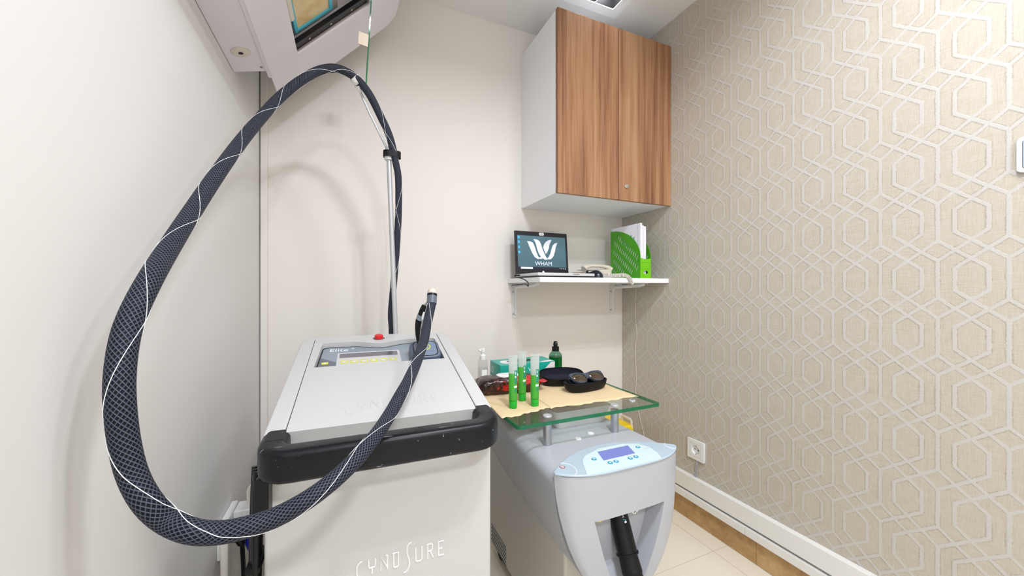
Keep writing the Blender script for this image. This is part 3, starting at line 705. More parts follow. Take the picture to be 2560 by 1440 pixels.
# handpiece standing in the dock
hq = [Vector((0.2048, 1.1756, 0.9175)), Vector((0.1959, 1.1592, 0.9486)), Vector((0.1943, 1.1498, 0.9778)), Vector((0.1971, 1.1384, 0.9993)), Vector((0.2010, 1.1266, 1.0204)), Vector((0.2087, 1.1233, 1.0372))]
hpz = thing('laser_handpiece', 'black handpiece standing in the grey dock of the laser machine', 'handpiece', tuple(hq[0]))
pp = catmull(hq, 6)
MB().tube(pp[:int(len(pp)*0.58)], [0.0115-0.001*math.sin(PI*i/12) for i in range(int(len(pp)*0.58))], 16).build('grip', 'black', hpz)
k0 = int(len(pp)*0.55)
MB().tube(pp[k0:k0+5], 0.0118, 16).build('collar', 'console', hpz)
MB().tube(pp[k0+4:], 0.0098, 14).build('neck', 'black', hpz)
MB().tube([hq[-1], Vector((0.2146, 1.1105, 1.0495)), HW[0]+ax*0.006], [0.005, 0.0035, 0.0035], 10).build('tip_rod', 'pole', hpz)
MB().tube([Vector((0.1961, 1.1187, 0.9353)), Vector((0.1998, 1.1069, 0.9814)), Vector((0.2003, 1.0966, 0.9964))], 0.006, 14).build('aiming_tube', 'chrome', hpz)
MB().tube([Vector((0.2003, 1.0966, 0.9964)), Vector((0.2024, 1.0956, 1.0081)), Vector((0.2045, 1.0947, 1.0186))], [0.0075, 0.0085, 0.007], 12).build('clip', 'print_white', hpz)
MB().tube([Vector((0.2045, 1.0947, 1.0175)), Vector((0.2078, 1.0933, 1.0315)), Vector((0.2160, 1.0998, 1.0546))], 0.0022, 8).build('spray_line', 'print_white', hpz)
# hook ring and strap that hold the hose
hk = LM
rg0, rg1 = LMi @ Vector((0.0133, 1.3406, 1.7922)), LMi @ Vector((0.0295, 1.3487, 1.7786))
MB().tube([rg0, rg1], 0.0165, 20, caps=False).build('hose_ring', 'white_pl', LM, local=True).modifiers.new('solid', 'SOLIDIFY').thickness = 0.002
MB().tube([rg1-Vector((0.004, 0, 0.008)), p2.lerp(p1, 0.10)], [0.011, 0.005], 12).build('ring_stem', 'white_pl', LM, local=True)
q1 = LMi @ Vector((0.1481, 1.3726, 1.5543))
c_ = (p1+q1)/2+Vector((0.002, 0, 0.008)); half = (q1-p1).length/2
strap = rrect(-half-0.0205, half+0.0185, -0.0185, 0.0185, 0.018, 6)
MB().prism(strap, -0.011, 0.011, T(c_), holes=[rrect(-half-0.0185, half+0.0165, -0.0165, 0.0165, 0.016, 6)]).build('hook_strap', 'black_soft', LM, local=True)

# ================================================================== CRYO COOLING MACHINE
CX = 0.6625
cr = thing('skin_cooling_machine', 'grey shield-fronted skin cooling machine with control panel and black air hose', 'machine', (CX, 1.1, 0))
TOPZ = CH-0.46
tabl = [(-0.46, 0.200), (-0.49, 0.199), (-0.52, 0.196), (-0.56, 0.190), (-0.60, 0.181), (-0.64, 0.169), (-0.68, 0.152), (-0.715, 0.133), (-0.75, 0.107), (-0.78, 0.078), (-0.80, 0.052), (-0.815, 0.022), (-0.818, 0.006)]
def hw(z):
    if z >= tabl[0][0]: return tabl[0][1]
    for (a, wa), (b_, wb) in zip(tabl[:-1], tabl[1:]):
        if a >= z >= b_: return wa+(wb-wa)*(a-z)/(a-b_)
    return tabl[-1][1]
PT = -0.573                                       # top of the hose pocket
def pocket(x, z):
    if z > PT: return 0
    wl = min(0.108, hw(z)-0.055)
    wl = 0.108*min(1.0, max(0.0, (z+0.80)/0.213)**0.55) if z > -0.80 else 0
    d = min((wl-abs(x))/0.007, (PT-z)/0.005)
    d = max(0, min(1, d))
    return 0.085*d*min(1, max(0.25, (z+0.80)/0.12))
zs = []
z = -0.460
while z > PT+0.004: zs.append(z); z -= 0.0085
zs += [PT+0.003, PT+0.0005, PT-0.002, PT-0.0045]
z = PT-0.010
while z > -0.817: zs.append(z); z -= 0.006
zs.append(-0.8175)
vs = []; fs = []
def pw(z): return 0.108*max(0.0, (min(z, PT)+0.80)/0.227)**0.55 if z > -0.80 else 0.0
def cols(z):
    h_ = hw(z); q = min(pw(z), h_-0.02) if h_ > 0.03 else h_*0.3
    q = max(q, 0.004) if h_ > 0.03 else q
    e_ = min(0.005, q*0.3); out = []
    for i in range(17): out.append(-h_+(h_-q-e_)*(1-(1-i/16)**1.6))
    out += [-q-e_*0.4, -q+e_*0.4]
    for i in range(31): out.append(-q+e_+2*(q-e_)*i/30)
    out += [q-e_*0.4, q+e_*0.4]
    for i in range(17): out.append(q+e_+(h_-q-e_)*(i/16)**1.6)
    return out, q, e_
for zi, z in enumerate(zs):
    cl, q, e_ = cols(z); NXg = len(cl)-1
    for x in cl:
        y = 0.790-0.046*(1-(x/0.205)**4)
        f = abs(x)/hw(z); ed = max(0, f-0.9)/0.1; y += 0.010*ed*ed
        d = 0
        if z < PT:
            d = max(0, min(1, (q+e_-abs(x))/(2*e_)))*max(0, min(1, (PT-z)/0.0045))
            d = d*d*(3-2*d)
        y += 0.085*d*min(1, max(0.0, (z+0.80)/0.14)) + 0.15*max(0, -0.60-z)**1.5
        vs.append((CX+x, y, CH+z))
for zi in range(len(zs)-1):
    for i in range(NXg):
        a = zi*(NXg+1)+i; fs.append((a, a+NXg+1, a+NXg+2, a+1))
MB().add(vs, fs).build('front_shield', 'cryo', cr, ang=50)
# shell behind the shield: profile swept backwards
def prof_ring(yy, top, inset, tipz, sag=0.0):
    p = []
    zt = -0.46+top
    zl = [(-0.50+ (0 if True else 0))]
    left = []
    for z in [zt-0.030, -0.52, -0.56, -0.60, -0.64, -0.68, -0.715, -0.75, tipz]:
        left.append((hw(z)-inset, z))
    pts = []
    for i in range(6): a = PI/2*i/5; pts.append((hw(-0.46)-inset-0.030+0.030*math.sin(a), zt-0.030+0.030*math.cos(a)))
    pts += left[1:]
    R_ = [(CX+x, yy, CH+z) for x, z in pts]; Lf = [(CX-x, yy, CH+z) for x, z in reversed(pts)]
    return R_ + Lf
rings = [prof_ring(yy, tp, ins, -0.775) for yy, tp, ins in ((0.7985, 0.0, 0.0), (0.83, 0.0, 0.0), (0.90, 0.0, 0.001), (1.0, 0.0, 0.004), (1.15, 0.0, 0.012), (1.30, 0.0, 0.022), (1.42, -0.004, 0.034), (1.45, -0.016, 0.05))]
MB().loft(rings).build('shell', 'cryo', cr, ang=50)
MB().box(0.536, 0.789, 0.865, 1.449, 0.045, CH-0.60).build('chassis', 'cryo_base', cr, bevel=0.008, seg=3)
vt = MB()
for r_ in range(10):
    for k in range(14):
        vt.box(0.5352, 0.5362, 1.275+0.011*k+(0.0055 if r_ % 2 else 0), 1.280+0.011*k+(0.0055 if r_ % 2 else 0), 0.052+0.0075*r_, 0.0555+0.0075*r_)
vo = vt.build('vent_slots', 'dark', cr, smooth=False); vo['kind'] = 'stuff'
for sx in (-1, 1):
    for yy in (0.92, 1.38):
        MB().lathe([(0.006, -0.010), (0.030, -0.010), (0.0345, -0.005), (0.0345, 0.005), (0.030, 0.010), (0.006, 0.010)], 20, T((CX+sx*0.10, yy, 0.0347)) @ RY(PI/2)).build('caster', 'black_soft', cr)
# control panel: lens shape in plan
def lens_pt(t, f):
    """t along the width -1..1, f 0 front .. 1 back"""
    x = 0.2015*t
    yf = 0.7880-0.047*(1-t**4); yb = 0.796+0.086*(1-abs(t)**2.2)
    return (CX+x, yf+(yb-yf)*f)
N = 28
outl = [lens_pt(-1+2*i/N, 0) for i in range(N+1)] + [lens_pt(1-2*i/N, 1) for i in range(N+1)]
pan = MB().prism(outl, TOPZ+0.0005, TOPZ+0.0065).build('control_panel', 'cryo_panel', cr, bevel=0.002)
inn = [lens_pt(-0.66+1.16*i/20, 0.02) for i in range(21)] + [(0.7753, 0.7701), (0.7837, 0.8083), (0.7690, 0.8420), (0.7259, 0.8580), (0.6472, 0.8600), (0.5864, 0.8397), (0.5659, 0.8231), (0.5514, 0.8002)]
zp = TOPZ+0.0065
sub(pan, MB().prism(inn, zp, zp+0.0005), 'panel_field', 'cryo_white', smooth=False)
sub(pan, MB().prism([(0.612, 0.795), (0.7175, 0.795), (0.7335, 0.843), (0.628, 0.843)], zp+0.0005, zp+0.001), 'panel_screen', 'lcd_blue', smooth=False)
for bx, by in ((0.593, 0.811), (0.619, 0.777), (0.638, 0.777), (0.684, 0.776), (0.704, 0.777), (0.752, 0.822)):
    sub(pan, MB().prism(circ(bx, by, 0.0068, n=20), zp+0.0005, zp+0.0018), 'key', 'teal_key')
    sub(pan, MB().prism(circ(bx, by, 0.0032, n=16), zp+0.0018, zp+0.0021), 'key_dot', 'cryo_white', smooth=False)
def pline(a, b_, w_):
    a, b_ = Vector(a), Vector(b_); d = (b_-a).normalized(); n2 = Vector((-d.y, d.x))*w_/2
    return [tuple(a-n2), tuple(b_-n2), tuple(b_+n2), tuple(a+n2)]
sub(pan, MB().prism(pline((0.758, 0.805), (0.79, 0.808), 0.0012), zp+0.0005, zp+0.0007), 'panel_print', 'grey_print', smooth=False)
arc = [(lens_pt(-0.80+0.10*math.sin(PI*i/16), 0.02+0.96*i/16)) for i in range(17)]
sub(pan, MB().tube([(x, y, zp) for x, y in arc], 0.0008, 6), 'panel_seam', 'print_white')
arc = [(lens_pt(0.90-0.06*math.sin(PI*i/16), 0.05+0.9*i/16)) for i in range(17)]
sub(pan, MB().tube([(x, y, zp) for x, y in arc], 0.0008, 6), 'panel_seam', 'print_white')
lg = MB().prism(circ(0.494, 0.808, 0.0068, n=24), zp, zp+0.0014, holes=[circ(0.494, 0.808, 0.0056, n=24)]); sub(pan, lg, 'badge_ring', 'darkred', smooth=False)
sub(pan, MB().prism(circ(0.494, 0.808, 0.0055, n=24), zp, zp+0.0012), 'badge', 'print_white', smooth=False)
mm = MB()
for q in ([(-0.7, -0.6), (-0.35, 0.6), (0, -0.4), (0.35, 0.6), (0.7, -0.6)],):
    mm.tube([(0.494+a*0.0052, 0.808+b_*0.0048, zp+0.0013) for a, b_ in q], 0.0006, 5)
sub(pan, mm, 'badge_mark', 'darkred')
# small bumps on the top
for bx, by in ((0.640, 0.955), (0.700, 0.975)):
    MB().lathe([(0.010, -0.0005), (0.0095, 0.0018), (0.006, 0.0026), (0.0005, 0.003)], 18, T((bx, by, TOPZ))).build('cover_plug', 'white_pl', cr)
# air hose out of the pocket
hs = [Vector((CX, 0.815, CH-0.578)), Vector((CX, 0.788, CH-0.635)), Vector((CX, 0.762, CH-0.690))]
MB().tube([hs[0], hs[1], hs[2]], [0.0260, 0.0260, 0.0260], 24).build('hose_nozzle', 'black', cr)
d_ = (hs[2]-hs[1]).normalized()
MB().tube([hs[2]-d_*0.004, hs[2]-d_*0.003, hs[2]+d_*0.001, hs[2]+d_*0.002], [0.0260, 0.0290, 0.0290, 0.0250], 24).build('hose_ring', 'black_soft', cr)
hb = [hs[2]+d_*0.001, hs[2]+d_*0.03, hs[2]+d_*0.07, Vector((CX+0.004, 0.715, CH-0.83)), Vector((CX+0.01, 0.715, CH-0.92)), Vector((CX+0.02, 0.74, CH-1.0)), Vector((CX+0.05, 0.82, CH-1.0500)), Vector((CX+0.16, 0.93, CH-1.0605)), Vector((CX+0.24, 1.08, CH-1.0605)), Vector((CX+0.20, 1.25, CH-1.0605))]
hbp = catmull(hb, 10)
MB().tube(hbp, [0.0250+0.0012*math.sin(i*PI/2) if i > 12 else 0.0240+0.002*i/12 for i in range(len(hbp))], 22).build('air_hose', 'black_soft', cr, ang=60)
# print on the nozzle
NM = frame(hs[1]+(hs[0]-hs[1])*0.42, (1, 0, 0), (hs[0]-hs[2])) @ Matrix.Diagonal((0.95, 0.72, 1, 1))
npz = 0.0267
lab = MB()
lab.box(-0.0045, -0.003, -0.004, 0.022, npz-0.0006, npz, NM).box(-0.0045, 0.006, 0.0205, 0.022, npz-0.0012, npz, NM).box(0.0045, 0.006, 0.014, 0.022, npz-0.0012, npz-0.0003, NM).box(-0.0065, -0.001, -0.004, -0.0026, npz-0.0006, npz, NM)
lab.build('nozzle_arrow', 'print_white', cr, smooth=False)
lab2 = MB(); lab2.tube([NM @ Vector((-0.006+0.002*i, -0.012+0.002*math.sin(i*1.2), npz-0.0008)) for i in range(6)], 0.0009, 6); lab2.build('nozzle_wave', 'teal_key', cr)
MB().prism(circ(0, -0.0195, 0.0036, n=16), npz-0.0010, npz, NM).build('nozzle_dot', 'print_white', cr, smooth=False)
# stickers on the pocket edge: person symbol and warning triangle
def yface(x): return 0.790-0.046*(1-(x/0.205)**4)
SMk = frame((CX+0.035, yface(0.035)+0.030, CH-0.5785), (1, 0, 0), (0, 0, 1))
st = MB().prism(circ(0, 0, 0.0115, n=24), 0.0, 0.001, SMk @ T((0, -0.012, 0))).build('body_symbol_sticker', 'print_white', cr, smooth=False)
sy = MB(); Sk = SMk @ T((0, -0.012, 0.0011))
sy.prism(circ(0, 0.0062, 0.0016, n=12), 0, 0.0003, Sk).prism(pline((0, 0.005), (0, -0.002), 0.003), 0, 0.0003, Sk)
for a, b_ in (((-0.001, 0.004), (-0.0055, 0.001)), ((0.001, 0.004), (0.0055, 0.001)), ((-0.0007, -0.001), (-0.0035, -0.0085)), ((0.0007, -0.001), (0.0035, -0.0085))): sy.prism(pline(a, b_, 0.0016), 0, 0.0003, Sk)
sub(st, sy, 'body_symbol', 'dark', smooth=False)
WM = frame((CX-0.078, yface(-0.078)+0.03, CH-0.590), (1, 0, 0), (0, 0, 1))
MB().prism([(-0.006, -0.006), (0.006, -0.006), (0, 0.005)], 0, 0.001, WM).build('warning_sticker', 'yellow', cr, smooth=False)
MB().box(CX-0.055, CX-0.018, 0.775, 0.83, CH-0.590, CH-0.5735).build('nozzle_socket', 'dark', cr, smooth=False)

# ================================================================== GLASS SHELF ON THE COOLING MACHINE
GZ = CH-0.388
gs = thing('glass_shelf', 'clear green-edged glass shelf on steel posts above the cooling machine', 'shelf', (0.677, 1.19, TOPZ))
gout = rrect(0.42, 0.936, 0.918, 1.47, 0.012, 5)
gin = rrect(0.4225, 0.9335, 0.9205, 1.4675, 0.010, 5)
MB().prism(gin, GZ, GZ+0.010).build('glass_pane', 'glass', gs, smooth=False)
MB().prism(gout, GZ, GZ+0.010, holes=[gin]).build('glass_edge', 'glass_edge', gs, smooth=False)
for px_, py_ in ((0.534, 0.957), (0.780, 0.957), (0.534, 1.37), (0.780, 1.37)):
    po = MB().lathe([(0.0125, TOPZ+0.0003), (0.0125, GZ-0.0003)], 24, T((px_, py_, 0))).build('post', 'steel', gs)
    sub(po, MB().lathe([(0.0132, GZ+0.0102), (0.0132, GZ+0.0135), (0.012, GZ+0.0150), (0.0005, GZ+0.0152)], 24, T((px_, py_, 0))), 'post_cap', 'pole')
g_ = MB().lathe([(0.0065, 0.0102), (0.0105, 0.0102), (0.0105, 0.0128), (0.0095, 0.0145), (0.0065, 0.0145), (0.0065, 0.0102)], 24, T((0.867, 0.975, GZ)), caps=False).build('grommet', 'pole', gs)
sub(g_, MB().lathe([(0.0064, 0.0104), (0.0064, 0.012)], 20, T((0.867, 0.975, GZ))), 'grommet_core', 'dark')

# ================================================================== THINGS ON THE GLASS SHELF
PZ = GZ+0.0105                      # top of the glass
def wavy_sheet(name, corners, zoff, seed, label, amp=0.002):
    rnd = random.Random(seed); ph = [rnd.random()*6 for _ in range(4)]
    NX, NY = 28, 22; vs = []; fs = []
    A, B, C_, D_ = [Vector((p[0], p[1], 0)) for p in corners]   # front-left, front-right, back-right, back-left
    for j in range(NY+1):
        for i in range(NX+1):
            u_, v_ = i/NX, j/NY
            p = A.lerp(B, u_).lerp(D_.lerp(C_, u_), v_)
            e = (1-v_)**6
            p.y += e*0.004*math.sin(u_*17+ph[0])+e*0.003*math.sin(u_*41+ph[1])
            p.x += 0.002*math.sin(v_*15+ph[2])*(1 if i in (0, NX) else 0)
            p.z = zoff + amp*0.5*(1+math.sin(u_*9+ph[3]))*e + 0.0012*e*math.sin(u_*31+ph[1])**2
            vs.append(p)
    n1 = NX+1
    for j in range(NY):
        for i in range(NX): a = j*n1+i; fs.append((a, a+1, a+n1+1, a+n1))
    o = MB().add(vs, fs).build(name, 'paper', recalc=False)
    s_ = o.modifiers.new('thick', 'SOLIDIFY'); s_.thickness = 0.0004; s_.offset = 1
    return tag(o, label, 'paper sheet', 'tissue sheets on the glass shelf')
wavy_sheet('paper_sheet', [(0.404, 0.985), (0.600, 1.020), (0.640, 1.455), (0.424, 1.462)], PZ, 1, 'cream paper sheet under the three green gel tubes on the glass shelf')
wavy_sheet('paper_sheet', [(0.573, 1.008), (0.915, 0.998), (0.925, 1.45), (0.62, 1.45)], PZ+0.0010, 2, 'cream paper sheet under the open goggle case on the glass shelf', 0.0014)
PZ2 = PZ+0.0022

def gel_tube(x, y, rz, fill, tilt, lab):
    t = thing('gel_tube', lab, 'tube', (x, y, PZ2), rz, 'green gel tubes on the glass shelf')
    def ring(z, k=0.0):
        f = max(0, min(1, (z-0.03)/0.13)); f2 = f**1.6
        rx = 0.0132+0.0012*f2-k; ry = 0.0132*(1-f2)+0.0010-k*0.6
        sh = tilt*f*f
        return [(rx*math.cos(2*PI*q/24), ry*math.sin(2*PI*q/24)+sh, z + (0.004*math.cos(2*PI*q/24) if z > 0.150 else 0)) for q in range(24)]
    zs_ = [0.024+0.132*i/16 for i in range(17)]
    zf = 0.024+0.132*fill
    c = MB().loft([[(0.0128*a_*math.cos(2*PI*q/24), 0.0128*a_*math.sin(2*PI*q/24), z) for q in range(24)] for a_, z in ((0.97, 0), (1.0, 0.0015), (1.0, 0.021), (0.985, 0.0225))]).build('cap', 'cap_green', t, local=True)
    sub(c, MB().box(-0.006, 0.006, -0.0131, -0.0120, 0.010, 0.0112), 'cap_lip', 'tube_label', local=True, smooth=False)
    MB().loft([ring(z) for z in [zf]+[q for q in zs_ if q > zf+0.002]]).build('clear_sleeve', 'tube_clear', t, local=True)
    MB().loft([ring(z) for z in [q for q in zs_ if q < zf-0.002]+[zf-0.0003]]).build('gel', 'gel', t, local=True)
    MB().box(-0.0146, 0.0146, tilt-0.0011, tilt+0.0011, 0.1560, 0.1625).build('crimp', 'tube_clear', t, local=True, bevel=0.0005)
    # printed label: a curved patch just outside the wall
    def patch(a0, a1, z0, z1, name, m, k):
        vs = []; fs = []; na = 8; nz = 8
        for j in range(nz+1):
            z = z0+(z1-z0)*j/nz; f = max(0, min(1, (z-0.03)/0.13)); f2 = f**1.6; rx = 0.0132+0.0012*f2+k; ry = 0.0132*(1-f2)+0.0010+k
            for i in range(na+1):
                a = a0+(a1-a0)*i/na; vs.append((rx*math.cos(a), ry*math.sin(a)+tilt*f*f, z))
        for j in range(nz):
            for i in range(na): q = j*(na+1)+i; fs.append((q, q+1, q+na+2, q+na+1))
        MB().add(vs, fs).build(name, m, t, local=True, recalc=False)
    patch(-1.25, -0.35, 0.076, 0.117, 'label', 'tube_label', 0.0003)
    patch(-1.10, -0.80, 0.094, 0.100, 'label_print', 'print_white', 0.0005)
    patch(-1.10, -0.80, 0.104, 0.113, 'label_print', 'cryo_panel', 0.0005)
    patch(-1.30, -0.40, 0.064, 0.070, 'label_print', 'print_white', 0.0004)
    patch(-1.15, -0.45, 0.050, 0.061, 'label', 'tube_label', 0.0004)
    patch(-2.25, -2.15, 0.028, 0.058, 'label_print', 'tube_label', 0.0003)
gel_tube(0.472, 1.067, -0.45, 0.63, 0.004, 'green gel tube on its cap, leftmost of the three on the paper')
gel_tube(0.531, 1.125, -0.5, 0.66, 0.002, 'green gel tube on its cap, standing behind the other two')
gel_tube(0.543, 1.056, -0.55, 0.56, 0.003, 'green gel tube on its cap, rightmost of the three on the paper')

# glove carton
gb = thing('glove_box', 'teal carton of gloves with a printed white hand', 'box', (0.655, 1.385, PZ2), math.radians(-1))
GBW, GBD, GBH = 0.120, 0.060, 0.076
MB().prism(rrect(-GBW, GBW, -GBD, GBD, 0.0015, 2), 0, GBH, holes=[]).build('carton', 'teal_box', gb, local=True, bevel=0.0008)
MB().prism(circ(0, 0, 0.072, 0.016, 28), GBH, GBH+0.0004).build('dispensing_slot', 'dark', gb, local=True, smooth=False)
MB().prism(circ(-0.07, -0.006, 0.030, 0.034, 24), GBH, GBH+0.0003).build('top_print', 'skin_print', gb, local=True, smooth=False)
MB().prism([(0.05, -0.055), (0.085, -0.035), (0.11, -0.03), (0.117, -0.05), (0.117, -0.059), (0.07, -0.059)], GBH, GBH+0.0003).build('top_print', 'skin_print', gb, local=True, smooth=False)
FMx = frame((0, -GBD-0.0001, 0), (1, 0, 0), (0, 0, 1))
hand = [(0.118, 0.074), (0.118, 0.050), (0.108, 0.036), (0.098, 0.020), (0.088, 0.008), (0.082, 0.006), (0.080, 0.010), (0.074, 0.006), (0.070, 0.010), (0.064, 0.010), (0.063, 0.015), (0.058, 0.018), (0.062, 0.026), (0.070, 0.034), (0.066, 0.036), (0.061, 0.034), (0.064, 0.042), (0.074, 0.050), (0.088, 0.062), (0.100, 0.073)]
MB().prism(hand, 0, 0.0003, FMx).build('hand_print', 'skin_print', gb, local=True, smooth=False)
text(MB(), 'VI', 0.022, FMx @ T((0.008, 0.050, 0.0003)), 0.0002).build('front_lettering', 'print_white', gb, local=True, smooth=False)
MB().prism([(-0.004, 0.018), (0.020, 0.018), (0.020, 0.036), (-0.004, 0.036)], 0, 0.0003, FMx).build('red_print', 'red_print', gb, local=True, smooth=False)
SMx = frame((-GBW-0.0001, 0, 0), (0, -1, 0), (0, 0, 1))
MB().prism(circ(-0.03, 0.045, 0.012, n=24), 0, 0.0003, SMx, holes=[circ(-0.03, 0.045, 0.0095, n=24)]).build('side_print', 'skin_print', gb, local=True, smooth=False)
MB().prism([(-0.058, 0.002), (0.058, 0.002), (0.058, 0.026), (-0.058, 0.026)], 0, 0.0002, SMx).build('side_band', 'teal_dark', gb, local=True, smooth=False)

# wet wipes pack
wp = thing('wipes_pack', 'crinkled dark red foil pack of wet wipes with a white lid', 'wipes pack', (0.530, 1.245, PZ2), math.radians(-6))
rings = []
LX = 0.118
for i in range(29):
    f = -1+2*i/28; e = 1-abs(f)**7; hy = 0.048*(0.78+0.22*e); hz_ = 0.0285*max(0.035, e**0.55)
    r_ = []
    for q in range(32):
        a = 2*PI*q/32; cs, sn = math.cos(a), math.sin(a)
        x_ = math.copysign(abs(cs)**0.55, cs)*hy; z_ = math.copysign(abs(sn)**0.6, sn)*hz_
        cr_ = 0.0012*math.sin(7*a+i*0.9)*(abs(f)**2)+0.0010*math.sin(3*a-i*1.7)
        r_.append((f*LX, x_+cr_, max(0.0003, 0.0286+z_+cr_)))
    rings.append(r_)
MB().loft(rings).build('wrapper', 'wrapper', wp, local=True, ang=60)
for sx in (-1, 1):
    m = MB(); vs = []; fs = []
    for j in range(3):
        for k in range(25): vs.append((sx*(LX-0.002+0.011*j), -0.040+0.080*k/24, 0.028+0.0015*math.sin(k*1.9)*j+0.003*j))
    for j in range(2):
        for k in range(24): q = j*25+k; fs.append((q, q+1, q+26, q+25))
    o = m.add(vs, fs).build('crimped_end', 'wrapper', wp, local=True, recalc=False); s_ = o.modifiers.new('t', 'SOLIDIFY'); s_.thickness = 0.0012
ld = MB().loft([[(0.0+x*s_, y*s_, z) for x, y in rrect(-0.042, 0.042, -0.026, 0.026, 0.022, 6)] for s_, z in ((1.0, 0.0555), (1.0, 0.0595), (0.93, 0.0612), (0.7, 0.0618))]).build('lid', 'white_pl', wp, local=True)
WF = frame((0, -0.0487, 0), (1, 0, 0), (0, 0, 1))
text(MB(), 'WET WIPES', 0.015, WF @ T((0.004, 0.030, 0.0012)), 0.0008).build('front_lettering', 'red_print', wp, local=True, smooth=False)
sm = MB()
for k in range(14): sm.box(-0.030+0.0045*k, -0.0268+0.0045*k, 0.016, 0.0195, 0.0006, 0.0016, WF)
sm.build('small_print', 'red_print', wp, local=True, smooth=False)

# clear pump bottle behind the wipes
cb = thing('clear_pump_bottle', 'small clear bottle with white pump behind the wipes pack', 'bottle', (0.489, 1.405, PZ2))
M0 = T(cb.location)
MB().lathe([(0.018, 0), (0.0195, 0.002), (0.0195, 0.078), (0.018, 0.086), (0.012, 0.091), (0.0105, 0.094)], 24, M0).build('bottle_body', 'clear', cb)
MB().lathe([(0.0185, 0.003), (0.0185, 0.058)], 24, M0).build('liquid', 'clear', cb)
MB().lathe([(0.0125, 0.090), (0.0125, 0.106), (0.011, 0.108), (0.0075, 0.109), (0.0075, 0.118), (0.0095, 0.119), (0.0095, 0.132), (0.007, 0.134)], 20, M0).build('pump_head', 'white_pl', cb)
MB().box(0.489-0.017, 0.489-0.004, 1.405-0.004, 1.405+0.004, PZ2+0.122, PZ2+0.131).build('nozzle', 'white_pl', cb, bevel=0.002)
MB().prism(rrect(-0.011, 0.011, 0.016, 0.052, 0.003), 0, 0.0008, frame((0.489, 1.405-0.0202, PZ2), (1, 0, 0), (0, 0, 1))).build('label', 'print_white', cb, smooth=False)
# green spray bottle
sp = thing('green_spray_bottle', 'dark green spray bottle with black nozzle behind the glove carton', 'bottle', (0.818, 1.395, PZ2))
M0 = T(sp.location)
MB().lathe([(0.027, 0), (0.0285, 0.002), (0.0285, 0.078)], 28, M0).build('liquid', 'green_liq', sp)
MB().lathe([(0.0288, 0.0785), (0.0288, 0.083), (0.026, 0.090), (0.016, 0.102), (0.013, 0.105)], 28, M0).build('bottle_shoulder', 'green_pet', sp)
MB().lathe([(0.0155, 0.1035), (0.0155, 0.121), (0.014, 0.1225), (0.0085, 0.123), (0.0085, 0.128), (0.0105, 0.129), (0.0075, 0.144), (0.006, 0.145)], 24, M0).build('spray_head', 'black', sp)
MB().lathe([(0.0022, 0), (0.0022, 0.002), (0.0012, 0.0024)], 12, T((0.8165, 1.395-0.0082, PZ2+0.139)) @ RX(PI/2)).build('spray_hole', 'steel', sp)

# goggle case: two boat shaped shells
def bowl(mb, a, b_, h, M, th=0.003, p=2.6, n=40, flat=0.25):
    """open shell with a flat floor; rim at z = h"""
    def R(s_, z): return [(a*s_*math.copysign(abs(math.cos(q))**(2/p), math.cos(q)), b_*s_*math.copysign(abs(math.sin(q))**(2/p), math.sin(q)), z) for q in [2*PI*i/n for i in range(n)]]
    outs = [(0.60, 0.0), (0.78, 0.0008), (0.90, 0.006), (0.96, h*0.4), (1.0, h*0.8), (1.0, h)]
    ins = [(0.955, h), (0.94, h*0.8), (0.90, h*0.4), (0.84, 0.010), (0.72, 0.005), (0.5, 0.0042)]
    mb.loft([R(s_, z) for s_, z in outs+ins], M)
    return mb
gc = thing('goggle_case', 'open black zip case on the paper, holding the dark goggles', 'case', (0.800, 1.19, PZ2), 0)
BM = T((0.803, 1.150, PZ2)) @ RZ(math.radians(7))
b1 = bowl(MB(), 0.092, 0.042, 0.034, BM).build('lower_shell', 'case', gc)
LMt = T((0.765, 1.262, PZ2+0.002)) @ RZ(math.radians(-14)) @ RX(math.radians(14))
b2 = bowl(MB(), 0.088, 0.050, 0.042, LMt).build('lid_shell', 'case', gc)
def lining(part, a, b_, h, M):
    def R(s_, z): return [(a*s_*math.copysign(abs(math.cos(q))**(2/2.6), math.cos(q)), b_*s_*math.copysign(abs(math.sin(q))**(2/2.6), math.sin(q)), z) for q in [2*PI*i/40 for i in range(40)]]
    vs = [p for s_, z in ((0.945, h*0.92), (0.932, h*0.8), (0.892, h*0.4), (0.83, 0.0108), (0.70, 0.0058), (0.4, 0.0050), (0.02, 0.0049)) for p in R(s_, z)]
    fs = []
    for i in range(6):
        for k in range(40): fs.append((i*40+k, i*40+(k+1) % 40, (i+1)*40+(k+1) % 40, (i+1)*40+k))
    sub(part, MB().add(vs, fs, M), 'lining', 'case_in')
lining(b1, 0.092, 0.042, 0.034, BM); lining(b2, 0.088, 0.050, 0.042, LMt)
def rim(part, a, b_, h, M):
    pts = [M @ Vector((a*math.copysign(abs(math.cos(q))**(2/2.6), math.cos(q)), b_*math.copysign(abs(math.sin(q))**(2/2.6), math.sin(q)), h-0.002)) for q in [2*PI*i/48 for i in range(49)]]
    sub(part, MB().tube(pts, 0.0014, 6), 'zip', 'black_soft')
rim(b1, 0.092, 0.042, 0.034, BM); rim(b2, 0.088, 0.050, 0.042, LMt)
